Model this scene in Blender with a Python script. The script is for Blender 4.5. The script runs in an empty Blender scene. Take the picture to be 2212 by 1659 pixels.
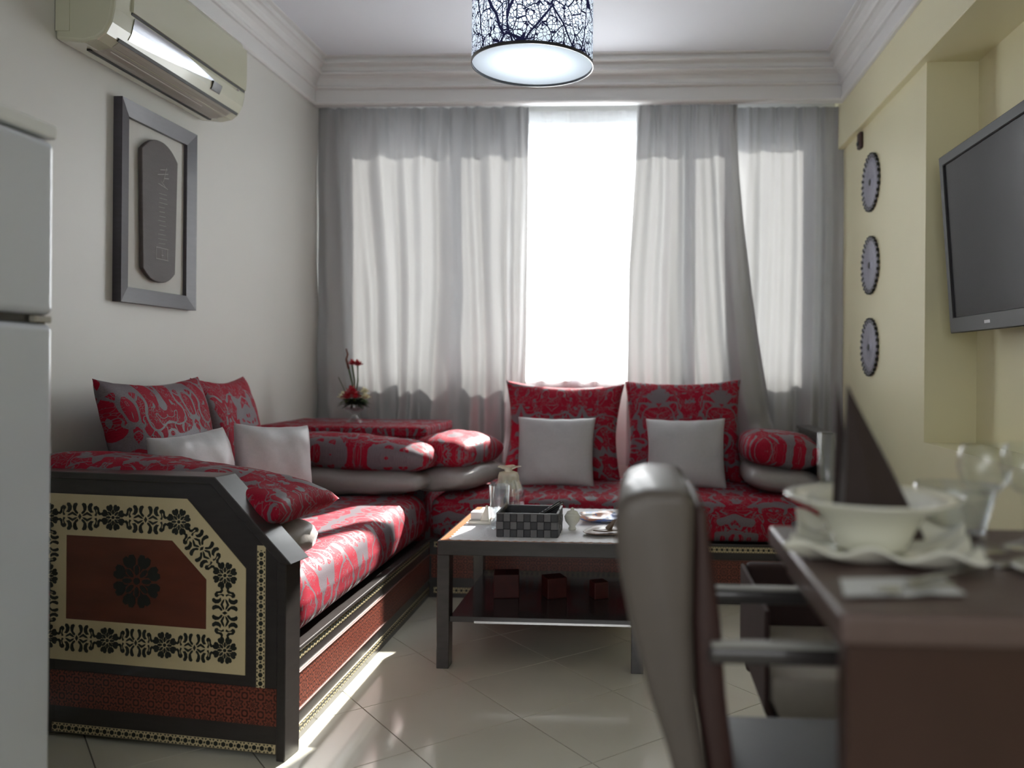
import bpy, bmesh, math, random
from mathutils import Vector, Matrix, noise as mnoise
random.seed(7)
PI = math.pi
sc = bpy.context.scene
COL = sc.collection

# ------------------------------------------------------------------ camera
cam = bpy.data.cameras.new('camera')
cam.sensor_width = 36.0
cam.sensor_fit = 'HORIZONTAL'
cam.lens = 29.3
cam.shift_x = -0.0814
cam.shift_y = -0.01786
cam.clip_start = 0.02
cam.dof.use_dof = True
cam.dof.focus_distance = 2.45
cam.dof.aperture_fstop = 1.9
camo = bpy.data.objects.new('camera', cam)
COL.objects.link(camo)
camo.location = (0, 0, 0.98)
camo.rotation_mode = 'QUATERNION'
camo.rotation_quaternion = (Matrix.Rotation(math.radians(3), 3, 'Z') @ Matrix.Rotation(PI/2, 3, 'X')
                            @ Matrix.Rotation(0.008, 3, 'Z')).to_quaternion()
sc.camera = camo

# ------------------------------------------------------------------ world, sun, lights, exposure
w = bpy.data.worlds.new('daylight'); sc.world = w; w.use_nodes = True
bg = w.node_tree.nodes['Background']
bg.inputs[0].default_value = (0.86, 0.93, 1.0, 1)
bg.inputs[1].default_value = 7.0
sun = bpy.data.lights.new('sun', 'SUN'); sun.energy = 60.0; sun.angle = 0.012
sun.color = (1.0, 0.95, 0.88)
suno = bpy.data.objects.new('sun', sun); COL.objects.link(suno)
sdir = Vector((math.sin(math.radians(19)), math.cos(math.radians(19)), 0.68)).normalized()
suno.rotation_mode = 'QUATERNION'
suno.rotation_quaternion = sdir.to_track_quat('Z', 'Y')
suno.location = (2, 8, 5)
al = bpy.data.lights.new('rear_fill_light', 'AREA'); al.shape = 'RECTANGLE'; al.size = 2.2; al.size_y = 1.4  # added soft fill light behind the camera, not a window
al.energy = 20; al.color = (1.0, 0.96, 0.90)
al.color = (.97, .98, 1.0); al.energy = 30
alo = bpy.data.objects.new('rear_fill_light', al); COL.objects.link(alo)
alo.location = (-0.3, -2.5, 1.6); alo.rotation_euler = (PI/2, 0, 0)
sc.view_settings.view_transform = 'Standard'
sc.view_settings.look = 'None'
sc.view_settings.exposure = 0.0
sc.view_settings.gamma = 1.0
sc.view_settings.use_curve_mapping = False
try:
    sc.cycles.max_bounces = 10; sc.cycles.diffuse_bounces = 5; sc.cycles.transmission_bounces = 10
    sc.cycles.transparent_max_bounces = 12; sc.cycles.sample_clamp_indirect = 6.0
    sc.cycles.use_denoising = True; sc.cycles.caustics_refractive = False; sc.cycles.caustics_reflective = False
except Exception: pass

# ------------------------------------------------------------------ materials
class NT:
    def __init__(s, m):
        m.use_nodes = True; s.m = m; s.t = m.node_tree; s.n = s.t.nodes; s.l = s.t.links
        s.b = s.n['Principled BSDF']; s.out = s.n['Material Output']
    def N(s, typ, **kw):
        n = s.n.new(typ)
        for k, v in kw.items():
            if k in n.bl_rna.properties: setattr(n, k, v)
            else: n.inputs[k].default_value = v
        return n
    def L(s, a, b): s.l.new(a, b)
    def math(s, op, a, b=None, c=None):
        n = s.n.new('ShaderNodeMath'); n.operation = op
        for i, v in enumerate((a, b, c)):
            if v is None: continue
            if hasattr(v, 'is_output'): s.L(v, n.inputs[i])
            else: n.inputs[i].default_value = v
        return n.outputs[0]
    def mix(s, f, a, b):
        n = s.n.new('ShaderNodeMix'); n.data_type = 'RGBA'
        for i, v in ((0, f), (6, a), (7, b)):
            if hasattr(v, 'is_output'): s.L(v, n.inputs[i])
            else: n.inputs[i].default_value = v if i == 0 else (*v, 1) if len(v) == 3 else v
        return n.outputs[2]
    def coord(s, kind='Object'):
        return s.n.new('ShaderNodeTexCoord').outputs[kind]
    def noise(s, vec, scale, detail=2, dist=0.0, rough=0.5):
        n = s.n.new('ShaderNodeTexNoise'); n.inputs['Scale'].default_value = scale
        n.inputs['Detail'].default_value = detail; n.inputs['Distortion'].default_value = dist
        n.inputs['Roughness'].default_value = rough
        s.L(vec, n.inputs['Vector']); return n.outputs['Fac']
    def vor(s, vec, scale, feature='F1', rnd=1.0):
        n = s.n.new('ShaderNodeTexVoronoi'); n.feature = feature; n.inputs['Scale'].default_value = scale
        n.inputs['Randomness'].default_value = rnd
        s.L(vec, n.inputs['Vector']); return n.outputs['Distance']
    def scale(s, vec, sx, sy, sz):
        n = s.n.new('ShaderNodeMapping'); n.inputs['Scale'].default_value = (sx, sy, sz)
        s.L(vec, n.inputs['Vector']); return n.outputs[0]
    def bump(s, h, strength=0.3, dist=0.002):
        n = s.n.new('ShaderNodeBump'); n.inputs['Strength'].default_value = strength
        n.inputs['Distance'].default_value = dist
        s.L(h, n.inputs['Height']); s.L(n.outputs[0], s.b.inputs['Normal']); return n
    def color(s, c):
        if hasattr(c, 'is_output'): s.L(c, s.b.inputs['Base Color'])
        else: s.b.inputs['Base Color'].default_value = (*c, 1)

def M(name, col=(.5, .5, .5), rough=.5, metal=0.0, var=0.12, nscale=30, bump=0.0, bscale=60, spec=None, coat=0.0, sheen=0.0, stretch=(1, 1, 1)):
    m = bpy.data.materials.new(name); t = NT(m)
    v = t.scale(t.coord(), *stretch)
    f = t.noise(v, nscale, 3)
    dk = tuple(c*(1-var) for c in col); lt = tuple(min(1, c*(1+var)) for c in col)
    t.color(t.mix(f, dk, lt))
    t.b.inputs['Roughness'].default_value = rough
    t.b.inputs['Metallic'].default_value = metal
    if spec is not None: t.b.inputs['Specular IOR Level'].default_value = spec
    if coat: t.b.inputs['Coat Weight'].default_value = coat; t.b.inputs['Coat Roughness'].default_value = .08
    if sheen: t.b.inputs['Sheen Weight'].default_value = sheen; t.b.inputs['Sheen Roughness'].default_value = .4
    if bump: t.bump(t.noise(v, bscale, 3), bump)
    return m

def glass(name, tint=(.93, .96, .97), refl=.9, fres=1.45, base=.04):
    """thin-walled glass: transparent with a fresnel reflection"""
    m = bpy.data.materials.new(name); t = NT(m); t.n.remove(t.b)
    tr = t.N('ShaderNodeBsdfTransparent'); tr.inputs[0].default_value = (*tint, 1)
    gl = t.N('ShaderNodeBsdfGlossy'); gl.inputs['Roughness'].default_value = .02
    gl.inputs[0].default_value = (refl, refl, refl, 1)
    lw = t.N('ShaderNodeLayerWeight'); lw.inputs[0].default_value = .5
    mx = t.N('ShaderNodeMixShader'); t.L(t.math('ADD', t.math('MULTIPLY', t.math('POWER', lw.outputs['Facing'], 3.5), .75), base), mx.inputs[0])
    t.L(tr.outputs[0], mx.inputs[1]); t.L(gl.outputs[0], mx.inputs[2]); t.L(mx.outputs[0], t.out.inputs[0])
    return m

def cloth_translucent(name, col, trans, tfac, gloss=.0, grough=.35, transp=.0, weave=900):
    m = bpy.data.materials.new(name); t = NT(m); t.n.remove(t.b)
    uv = t.coord('UV')
    wv = t.noise(t.scale(uv, 1, 8, 1), weave/6, 2)
    wv2 = t.noise(t.scale(uv, 8, 1, 1), weave/6, 2)
    f = t.math('MULTIPLY', t.math('ADD', wv, wv2), .5)
    c = t.mix(f, tuple(k*.86 for k in col), tuple(min(1, k*1.1) for k in col))
    d = t.N('ShaderNodeBsdfDiffuse'); t.L(c, d.inputs[0])
    tl = t.N('ShaderNodeBsdfTranslucent'); tl.inputs[0].default_value = (*trans, 1)
    mx = t.N('ShaderNodeMixShader'); mx.inputs[0].default_value = tfac
    t.L(d.outputs[0], mx.inputs[1]); t.L(tl.outputs[0], mx.inputs[2])
    last = mx.outputs[0]
    if gloss:
        g = t.N('ShaderNodeBsdfGlossy'); g.inputs['Roughness'].default_value = grough
        m2 = t.N('ShaderNodeMixShader'); m2.inputs[0].default_value = gloss
        t.L(last, m2.inputs[1]); t.L(g.outputs[0], m2.inputs[2]); last = m2.outputs[0]
    if transp:
        g = t.N('ShaderNodeBsdfTransparent')
        m2 = t.N('ShaderNodeMixShader'); m2.inputs[0].default_value = transp
        t.L(last, m2.inputs[1]); t.L(g.outputs[0], m2.inputs[2]); last = m2.outputs[0]
    t.L(last, t.out.inputs[0])
    return m

def damask(name, period=.30):
    m = bpy.data.materials.new(name); t = NT(m)
    uv = t.coord('UV')
    sp = t.N('ShaderNodeSeparateXYZ'); t.L(uv, sp.inputs[0])
    wob = t.math('MULTIPLY', t.math('SUBTRACT', t.noise(uv, 6, 2), .5), .05)
    x = t.math('PINGPONG', t.math('ADD', sp.outputs[0], wob), period/2)
    yy = t.math('ADD', sp.outputs[1], wob)
    cb = t.N('ShaderNodeCombineXYZ'); t.L(x, cb.inputs[0]); t.L(yy, cb.inputs[1])
    p = cb.outputs[0]
    a = t.noise(p, 6.5, 1.0, 1.2)
    b = t.noise(t.scale(p, 1, .8, 1), 12, 1.5, 1.8)
    rib = t.math('LESS_THAN', t.math('ABSOLUTE', t.math('SUBTRACT', a, .49)), .034)
    gap = t.math('GREATER_THAN', b, .645)
    curl = t.math('LESS_THAN', t.math('ABSOLUTE', t.math('SUBTRACT', b, .42)), .014)
    e = t.vor(uv, 80, 'DISTANCE_TO_EDGE')
    vein = t.math('MULTIPLY', t.math('LESS_THAN', e, .05), t.math('GREATER_THAN', t.noise(uv, 22, 1), .5))
    g = t.math('MAXIMUM', t.math('MAXIMUM', rib, gap), t.math('MAXIMUM', curl, t.math('MULTIPLY', vein, .55)))
    fine = t.noise(uv, 240, 2)
    red = t.mix(fine, (.16, .002, .012), (.38, .006, .030))
    grey = t.mix(fine, (.10, .082, .096), (.20, .17, .19))
    t.color(t.mix(g, red, grey))
    t.L(t.math('SUBTRACT', .72, t.math('MULTIPLY', g, .28)), t.b.inputs['Roughness'])
    t.b.inputs['Sheen Weight'].default_value = .0; t.b.inputs['Specular IOR Level'].default_value = .18
    t.b.inputs['Sheen Roughness'].default_value = .35
    t.bump(t.math('ADD', t.math('MULTIPLY', t.math('SUBTRACT', 1.0, g), .6), t.math('MULTIPLY', fine, .4)), .35, .0015)
    return m

def carved(name, c1, c2, cell=.022):
    """geometric carved fretwork: a repeating star lattice, recessed lines"""
    m = bpy.data.materials.new(name); t = NT(m)
    uv = t.coord('UV')
    sp = t.N('ShaderNodeSeparateXYZ'); t.L(uv, sp.inputs[0])
    u = t.math('PINGPONG', sp.outputs[0], cell); v = t.math('PINGPONG', sp.outputs[1], cell)
    r = t.math('SQRT', t.math('ADD', t.math('MULTIPLY', u, u), t.math('MULTIPLY', v, v)))
    ang = t.math('ARCTAN2', v, u)
    star = t.math('MULTIPLY', t.math('COSINE', t.math('MULTIPLY', ang, 8.0)), .003)
    k = t.math('SINE', t.math('MULTIPLY', t.math('ADD', r, star), 2*PI/.0115))
    hole = t.math('GREATER_THAN', k, .15)
    ns = t.noise(uv, 14, 2)
    t.color(t.mix(hole, t.mix(ns, c1, tuple(x*1.5 for x in c1)), c2))
    t.b.inputs['Roughness'].default_value = .34
    t.bump(t.math('SUBTRACT', 1.0, hole), .8, .002)
    return m

m_wall = M('plaster_warm_white', (.63, .63, .60), .42, var=.03, nscale=3, bump=.12, bscale=25)
m_yell = M('plaster_yellow', (.77, .73, .50), .34, var=.03, nscale=3, bump=.08, bscale=25)
m_ceil = M('ceiling_white', (.76, .78, .84), .7, var=.02, nscale=3)
m_corn = M('cornice_plaster', (.72, .72, .72), .55, var=.03, nscale=20)
def relief():
    m = bpy.data.materials.new('cornice_relief'); t = NT(m)
    c = t.coord(); t.color((.72, .72, .72)); t.b.inputs['Roughness'].default_value = .6
    t.bump(t.math('GREATER_THAN', t.noise(c, 42, 2, 2.0), .5), .8, .004); return m
m_relief = relief()
m_darkw = M('dark_wood', (.030, .026, .025), .30, var=.35, nscale=12, bump=.05, bscale=60, stretch=(1, 1, 6), coat=.25)
m_tablew = M('wenge_wood', (.040, .036, .036), .22, var=.3, nscale=14, bump=.03, bscale=60, stretch=(1, 4, 4), coat=.3)
m_brownw = M('red_brown_wood', (.115, .030, .016), .35, var=.55, nscale=7, bump=.04, bscale=50, stretch=(1, 1, 3), coat=.2)
m_cream = M('cream_inlay', (.60, .50, .30), .45, var=.08, nscale=20, bump=.05, bscale=120)
m_black = M('black_inlay', (.014, .017, .014), .4, var=.2)
m_carve = carved('carved_red_wood', (.16, .040, .024), (.040, .012, .010))
m_damask = damask('red_damask')
m_greyf = M('grey_satin', (.42, .42, .44), .42, var=.07, nscale=90, bump=.15, bscale=260, sheen=.3)
m_greyb = M('grey_bolster_satin', (.30, .285, .285), .42, var=.08, nscale=90, bump=.2, bscale=260)
m_taupe = M('taupe_satin', (.30, .275, .265), .38, var=.10, nscale=60, bump=.2, bscale=200, sheen=.3)
m_curt = cloth_translucent('curtain_satin', (.34, .34, .345), (.37, .37, .37), .115, gloss=.07, grough=.35)
m_sheer = cloth_translucent('sheer_voile', (.9, .9, .92), (.95, .95, .97), .55, transp=.42)
m_tile = M('floor_tile', (.72, .705, .60), .13, var=.07, nscale=5, bump=.015, bscale=30, coat=.3)
m_grout = M('grout', (.16, .15, .13), .8)
m_white = M('white_enamel', (.63, .67, .75), .22, var=.02, nscale=4, coat=.5)
m_whitetrim = M('white_plastic_trim', (.78, .80, .80), .35, var=.02)
m_ac = M('ivory_plastic', (.50, .50, .38), .22, var=.03, nscale=5, coat=.4)
m_acdk = M('grey_plastic', (.36, .34, .29), .3, var=.05)
m_chrome = M('chrome', (.62, .62, .66), .14, 1.0, var=.03)
m_blackp = M('black_plastic', (.012, .012, .014), .18, var=.1, coat=.5)
m_screen = M('screen_glass', (.014, .014, .018), .22, var=.02, spec=.22)
m_tvf = M('tv_bezel', (.010, .010, .012), .45, var=.05)
m_frame = M('frame_grey_wood', (.050, .046, .058), .38, var=.25, nscale=20, stretch=(1, 1, 6), coat=.05)
m_mat = M('mat_board', (.58, .58, .55), .8, var=.03)
m_slate = M('tablet_wood', (.075, .062, .060), .6, var=.2, nscale=18, bump=.25, bscale=90, stretch=(1, 1, 5))
m_slate_l = M('tablet_inscription', (.32, .30, .29), .6)
m_glass = glass('clear_glass', (.92, .94, .95), 1.0, 1.45, .13)
m_wine = glass('wine_glass_clear', (.96, .97, .97), 1.0, 1.45, .035)
m_pane = glass('window_glass', (.97, .98, .98), .8, 1.3, .0)
m_ceramic = M('cream_ceramic', (.84, .84, .74), .14, var=.02, coat=.6)
m_napb = M('brown_cloth', (.030, .018, .016), .8, var=.15, nscale=200, bump=.1, bscale=400, sheen=.2)
m_dtable = M('dining_brown_wood', (.052, .022, .016), .4, var=.25, nscale=9, coat=.05, stretch=(1, 4, 1))
m_dtable_t = M('dining_top_wood', (.130, .088, .080), .42, var=.12, nscale=9, coat=.08, stretch=(4, 1, 1))
m_chairc = M('taupe_leather', (.125, .106, .094), .45, var=.08, nscale=30, bump=.2, bscale=180, coat=.1)
m_chaird = M('brown_leather', (.045, .018, .016), .45, var=.15, nscale=30, bump=.15, bscale=160)
m_seatg = M('grey_leather', (.13, .135, .15), .45, var=.06, nscale=30, bump=.2, bscale=160)
m_shell = M('shell_brown', (.040, .020, .020), .8, var=.15)
m_armhigh = M('armrest_highlight', (.40, .40, .37), .35, var=.05, coat=.3)  # pale colour that paints the highlight along the armrest tops
m_seat2 = M('seat_taupe', (.36, .33, .29), .5, var=.06)
m_armr = M('armrest_black', (.05, .045, .045), .3, var=.1, coat=.6)
m_paper = M('white_paper', (.74, .76, .78), .6, var=.04)
m_silver = M('cutlery_steel', (.6, .6, .6), .22, 1.0, var=.05)
m_lace = M('white_lace', (.88, .88, .92), .8, var=.10, nscale=120, bump=.6, bscale=220)
m_orange = M('orange_wood', (.40, .17, .08), .3, var=.25, nscale=25, coat=.4)
m_strap_a = M('strap_grey', (.15, .155, .165), .5, var=.12, nscale=60, bump=.3, bscale=400)
m_strap_b = M('strap_black', (.045, .048, .055), .5, var=.15, nscale=60, bump=.3, bscale=400)
m_gauze = cloth_translucent('cream_gauze', (.62, .58, .45), (.8, .76, .6), .4, transp=.5)
m_candle = M('dark_red_wax', (.055, .006, .005), .6, var=.45, nscale=30)
m_leaf = M('leaf_green', (.045, .075, .018), .5, var=.4, nscale=40)
m_leafd = M('leaf_dark', (.014, .022, .010), .5, var=.4, nscale=40)
m_rose = M('rose_red', (.40, .004, .020), .6, var=.3, nscale=50, sheen=.3)
m_petal = M('petal_white', (.70, .68, .48), .6, var=.1, nscale=50)
m_twig = M('twig_brown', (.13, .035, .018), .6, var=.3)
m_bronze = M('bronze_dish', (.16, .11, .07), .35, var=.4, nscale=30, coat=.3)
def dishpaint():
    m = bpy.data.materials.new('painted_dish'); t = NT(m)
    f = t.noise(t.coord(), 12, 2, 1.0); g = t.noise(t.coord(), 25, 1)
    t.color(t.mix(t.math('GREATER_THAN', g, .58), t.mix(t.math('GREATER_THAN', f, .5), (.62, .30, .20), (.20, .30, .62)), (.65, .65, .66)))
    t.b.inputs['Roughness'].default_value = .2; return m
m_dish = dishpaint()
m_plateg = M('pewter', (.30, .30, .37), .35, .2, var=.25, nscale=120)
m_plated = M('pewter_dark', (.015, .017, .015), .5, var=.2)

# lampshade: white fabric with a dark branching print
def shade_mat():
    m = bpy.data.materials.new('shade_print'); t = NT(m); t.n.remove(t.b)
    uv = t.coord('UV')
    w1 = t.N('ShaderNodeVectorMath', operation='ADD'); t.L(uv, w1.inputs[0])
    nz = t.N('ShaderNodeTexNoise'); nz.inputs['Scale'].default_value = 5; t.L(uv, nz.inputs['Vector'])
    sc_ = t.N('ShaderNodeVectorMath', operation='SCALE'); t.L(nz.outputs['Color'], sc_.inputs[0]); sc_.inputs['Scale'].default_value = .05
    t.L(sc_.outputs[0], w1.inputs[1]); p = w1.outputs[0]
    sk = t.scale(p, 1.0, .6, 1)
    a = t.math('LESS_THAN', t.vor(sk, 9, 'DISTANCE_TO_EDGE'), .022)
    b = t.math('LESS_THAN', t.vor(sk, 30, 'DISTANCE_TO_EDGE'), .036)
    c = t.math('LESS_THAN', t.vor(p, 80, 'DISTANCE_TO_EDGE'), .060)
    d = t.math('GREATER_THAN', t.vor(p, 60, 'F1', 1.0), .85)
    ink = t.math('MAXIMUM', t.math('MAXIMUM', a, b), t.math('MAXIMUM', c, d))
    df = t.N('ShaderNodeBsdfDiffuse'); t.L(t.mix(ink, (.8, .85, .9), (.02, .02, .045)), df.inputs[0])
    tl = t.N('ShaderNodeBsdfTranslucent'); t.L(t.mix(ink, (.82, .90, .97), (.01, .01, .03)), tl.inputs[0])
    mx = t.N('ShaderNodeMixShader'); mx.inputs[0].default_value = .6
    t.L(df.outputs[0], mx.inputs[1]); t.L(tl.outputs[0], mx.inputs[2]); t.L(mx.outputs[0], t.out.inputs[0])
    return m
m_shade = shade_mat()
def emis(name, col, s):
    m = bpy.data.materials.new(name); t = NT(m)
    t.b.inputs['Emission Color'].default_value = (*col, 1); t.b.inputs['Emission Strength'].default_value = s
    return m
m_bulb = emis('bulb_glow', (.86, .93, 1.0), 60)

# ------------------------------------------------------------------ object helpers
def link(name, me, mats, parent=None, kind=None, smooth=False):
    if smooth:
        for p in me.polygons: p.use_smooth = True
    for m in (mats if isinstance(mats, (list, tuple)) else [mats]):
        if m.name not in [x.name for x in me.materials if x]: me.materials.append(m)
    o = bpy.data.objects.new(name, me); COL.objects.link(o)
    if parent is not None:
        o.parent = parent
        if parent.get('_w'):
            o.matrix_parent_inverse = root_matrix(parent).inverted()
    if kind: o['kind'] = kind
    return o
ROOTM = {}
def root_matrix(o): return ROOTM[o.name]
def root(name, label, cat, loc=(0, 0, 0), rz=0.0, group=None, world=True, kind=None):
    """Empty at a thing's base; children given in world coordinates when world=True"""
    o = bpy.data.objects.new(name, None); COL.objects.link(o)
    o.location = loc; o.rotation_euler = (0, 0, rz); o.empty_display_size = .05
    if label: o['label'] = label; o['category'] = cat
    if group: o['group'] = group
    if kind: o['kind'] = kind
    ROOTM[o.name] = Matrix.Translation(loc) @ Matrix.Rotation(rz, 4, 'Z')
    if world: o['_w'] = 1
    return o
def sub(o):
    """let a mesh (parented or top-level, at identity) take children given in the same coordinates"""
    return o
def tag(o, label, cat, group=None):
    o['label'] = label; o['category'] = cat
    if group: o['group'] = group
    return o
def dup(r, loc=None, rz=None, label=None):
    c = r.copy(); COL.objects.link(c)
    if loc is not None: c.location = loc
    if rz is not None: c.rotation_euler = (0, 0, rz)
    if label: c['label'] = label
    for ch in list(r.children):
        d = ch.copy(); COL.objects.link(d); d.parent = c; d.matrix_parent_inverse = ch.matrix_parent_inverse
        for g in list(ch.children):
            e = g.copy(); COL.objects.link(e); e.parent = d; e.matrix_parent_inverse = g.matrix_parent_inverse
    return c
def mesh(name, verts, faces, uvs=None):
    me = bpy.data.meshes.new(name); me.from_pydata([tuple(v) for v in verts], [], faces); me.update()
    if uvs is not None:
        l = me.uv_layers.new(name='UVMap')
        for lp in me.loops: l.data[lp.index].uv = uvs[lp.vertex_index]
    return me
def frombm(bm, name='m'):
    bmesh.ops.recalc_face_normals(bm, faces=bm.faces[:])
    me = bpy.data.meshes.new(name); bm.to_mesh(me); bm.free(); me.update(); return me
def boxuv(me):
    """planar box mapping in metres"""
    l = me.uv_layers.new(name='UVMap')
    for p in me.polygons:
        n = p.normal; ax = max(range(3), key=lambda i: abs(n[i]))
        for li in p.loop_indices:
            c = me.vertices[me.loops[li].vertex_index].co
            l.data[li].uv = (c.y, c.z) if ax == 0 else (c.x, c.z) if ax == 1 else (c.x, c.y)
    return me
def box(x0, x1, y0, y1, z0, z1, bev=0.0, seg=2, uv=False, bm=None):
    own = bm is None
    if own: bm = bmesh.new()
    r = bmesh.ops.create_cube(bm, size=1.0)
    vs = r['verts']
    for v in vs:
        v.co = Vector(((x0+x1)/2 + v.co.x*(x1-x0), (y0+y1)/2 + v.co.y*(y1-y0), (z0+z1)/2 + v.co.z*(z1-z0)))
    if bev > 0:
        es = {e for v in vs for e in v.link_edges}
        bmesh.ops.bevel(bm, geom=list(es), offset=bev, segments=seg, affect='EDGES', profile=.5)
    if own:
        me = frombm(bm)
        if uv: boxuv(me)
        return me
def extrude(poly, depth, bev=0.0, seg=1, plane='xz', at=0.0, hole=None, uv=False):
    """polygon (list of 2-D points) extruded; plane 'xz' -> along y, 'yz' -> along x, 'xy' -> along z"""
    def p3(a, b, c):
        return (a, c, b) if plane == 'xz' else (c, a, b) if plane == 'yz' else (a, b, c)
    bm = bmesh.new()
    if hole is None:
        n = len(poly)
        a = [bm.verts.new(p3(x, y, at)) for x, y in poly]; b = [bm.verts.new(p3(x, y, at+depth)) for x, y in poly]
        bm.faces.new(a); bm.faces.new(b[::-1])
        for i in range(n): bm.faces.new((a[i], b[i], b[(i+1) % n], a[(i+1) % n]))
    else:
        n = len(poly)
        L = []
        for k, d in ((poly, at), (hole, at), (poly, at+depth), (hole, at+depth)):
            L.append([bm.verts.new(p3(x, y, d)) for x, y in k])
        for i in range(n):
            j = (i+1) % n
            bm.faces.new((L[0][i], L[0][j], L[1][j], L[1][i])); bm.faces.new((L[2][i], L[3][i], L[3][j], L[2][j]))
            bm.faces.new((L[0][i], L[2][i], L[2][j], L[0][j])); bm.faces.new((L[1][i], L[1][j], L[3][j], L[3][i]))
    bmesh.ops.recalc_face_normals(bm, faces=bm.faces[:])
    if bev:
        es = [e for e in bm.edges if len(e.link_faces) == 2 and e.calc_face_angle(0) > .5]
        bmesh.ops.bevel(bm, geom=es, offset=bev, segments=seg, affect='EDGES', profile=.5)
    me = frombm(bm)
    if uv: boxuv(me)
    return me
def lathe(prof, n=32, loc=(0, 0, 0), closed=False, axis='z', ripple=None):
    verts, faces = [], []
    for k in range(n):
        a = 2*PI*k/n
        for i, (r, z) in enumerate(prof):
            rr = r*(1 + (ripple(a, i) if ripple else 0))
            if axis == 'z': v = (rr*math.cos(a), rr*math.sin(a), z)
            else: v = (z, rr*math.cos(a), rr*math.sin(a))
            verts.append((v[0]+loc[0], v[1]+loc[1], v[2]+loc[2]))
    m = len(prof)
    for k in range(n):
        k2 = (k+1) % n
        for i in range(m-1 if not closed else m):
            j = (i+1) % m
            faces.append((k*m+i, k2*m+i, k2*m+j, k*m+j))
    bm = bmesh.new(); me = mesh('l', verts, faces); bm.from_mesh(me); bpy.data.meshes.remove(me)
    bmesh.ops.remove_doubles(bm, verts=bm.verts[:], dist=1e-6)
    return frombm(bm)
def tube(pts, r, n=8, taper=None):
    pts = [Vector(p) for p in pts]; verts, faces = [], []
    up = Vector((0, 0, 1))
    for i, p in enumerate(pts):
        d = (pts[min(i+1, len(pts)-1)] - pts[max(i-1, 0)]).normalized()
        s = d.cross(up)
        if s.length < 1e-3: s = d.cross(Vector((1, 0, 0)))
        s.normalize(); t = d.cross(s)
        rr = r*(1 if taper is None else 1+(taper-1)*i/(len(pts)-1))
        for k in range(n):
            a = 2*PI*k/n; verts.append(p + s*rr*math.cos(a) + t*rr*math.sin(a))
    for i in range(len(pts)-1):
        for k in range(n):
            k2 = (k+1) % n; faces.append((i*n+k, i*n+k2, (i+1)*n+k2, (i+1)*n+k))
    faces.append(tuple(range(n))); faces.append(tuple(range((len(pts)-1)*n, len(pts)*n))[::-1])
    bm = bmesh.new(); me = mesh('t', verts, faces); bm.from_mesh(me); bpy.data.meshes.remove(me)
    return frombm(bm)
def xform(me, mat):
    me.transform(mat); me.update(); return me

def cushion(w_, h_, t_, pinch=.07, power=.42, rc=0.0, n=30, seed=0, wr=.006, uvo=None, flat=1.0):
    """pillow in the local xy plane, thickness along z, pointed corners, one closed mesh, uv in metres"""
    uvo = uvo or (seed*.37, seed*.53)
    verts, faces, uvs = [], [], []
    idx = {}
    for side in (1, -1):
        for i in range(n+1):
            for j in range(n+1):
                u = -1+2*i/n; v = -1+2*j/n
                edge = i in (0, n) or j in (0, n)
                if side == -1 and edge: idx[(side, i, j)] = idx[(1, i, j)]; continue
                u = math.copysign(1-(1-abs(u))**1.25, u); v = math.copysign(1-(1-abs(v))**1.25, v)
                x = w_/2*u*(1-pinch*(1-v*v)*abs(u)); y = h_/2*v*(1-pinch*(1-u*u)*abs(v))
                if rc: x *= 1-rc*abs(v)**3; y *= 1-rc*.8*abs(u)**5
                b = ((1-abs(u)**2.4)*(1-abs(v)**2.4))**power
                z = side*t_/2*b*flat
                q = mnoise.noise(Vector((x*7+seed*3.1, y*7, side*2.0+seed)))
                q2 = mnoise.noise(Vector((x*22+seed, y*22, side*3.0)))
                # radial creases from the seams
                e = max(abs(u), abs(v)); cr = math.sin((x if abs(v) > abs(u) else y)*95+seed)*max(0, e-.72)*(1-e)*8
                if not edge: z += side*(q*wr*1.6 + q2*wr*.5 + cr*wr)*min(1, b*1.5)
                x += q*wr*.6; y += q2*wr*.4
                idx[(side, i, j)] = len(verts); verts.append((x, y, z)); uvs.append((x+uvo[0], y+uvo[1]))
    for side in (1, -1):
        for i in range(n):
            for j in range(n):
                f = [idx[(side, i, j)], idx[(side, i+1, j)], idx[(side, i+1, j+1)], idx[(side, i, j+1)]]
                faces.append(f if side == 1 else f[::-1])
    return mesh('cushion', verts, faces, uvs)
def put(me, centre, xa, ya):
    """orient local x,y axes along xa, ya"""
    xa = Vector(xa).normalized(); ya = Vector(ya); ya = (ya - xa*ya.dot(xa)).normalized(); za = xa.cross(ya)
    m = Matrix((xa, ya, za)).transposed().to_4x4(); m.translation = Vector(centre)
    return m
def thing_mesh(name, me, mat, mtx, label, cat, group=None, smooth=True):
    o = link(name, me, mat, smooth=smooth); o.matrix_world = mtx
    return tag(o, label, cat, group)
def struct(name, me, mat, smooth=False, parent=None):
    o = link(name, me, mat, parent, smooth=smooth)
    if parent is None: o['kind'] = 'structure'
    return o

# ------------------------------------------------------------------ room shell
XL, XR, XP, XN = -1.72, 1.03, 1.06, 1.25      # left wall, beam face, plate wall, niche back
YB, YC, YR = 4.50, 4.30, -2.6                 # back wall, curtain plane, rear wall
ZC = 2.56
struct('wall_left', box(XL-.12, XL, YR, YB+.2, 0, 2.7), m_wall)
struct('ceiling', box(XL-.12, XN+.12, YR-.1, YB+.2, ZC, ZC+.1), m_ceil)
struct('wall_rear', box(XL-.12, XN+.12, YR-.12, YR, 0, 2.7), m_wall)
# back wall with the window opening
wx0, wx1, wz0, wz1 = -1.52, .96, .90, 2.29
struct('wall_back', extrude([(XL, 0), (XN+.12, 0), (XN+.12, ZC), (XL, ZC)], .16, at=YB,
       hole=[(wx0, wz0), (wx1, wz0), (wx1, wz1), (wx0, wz1)]), m_wall)
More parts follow.
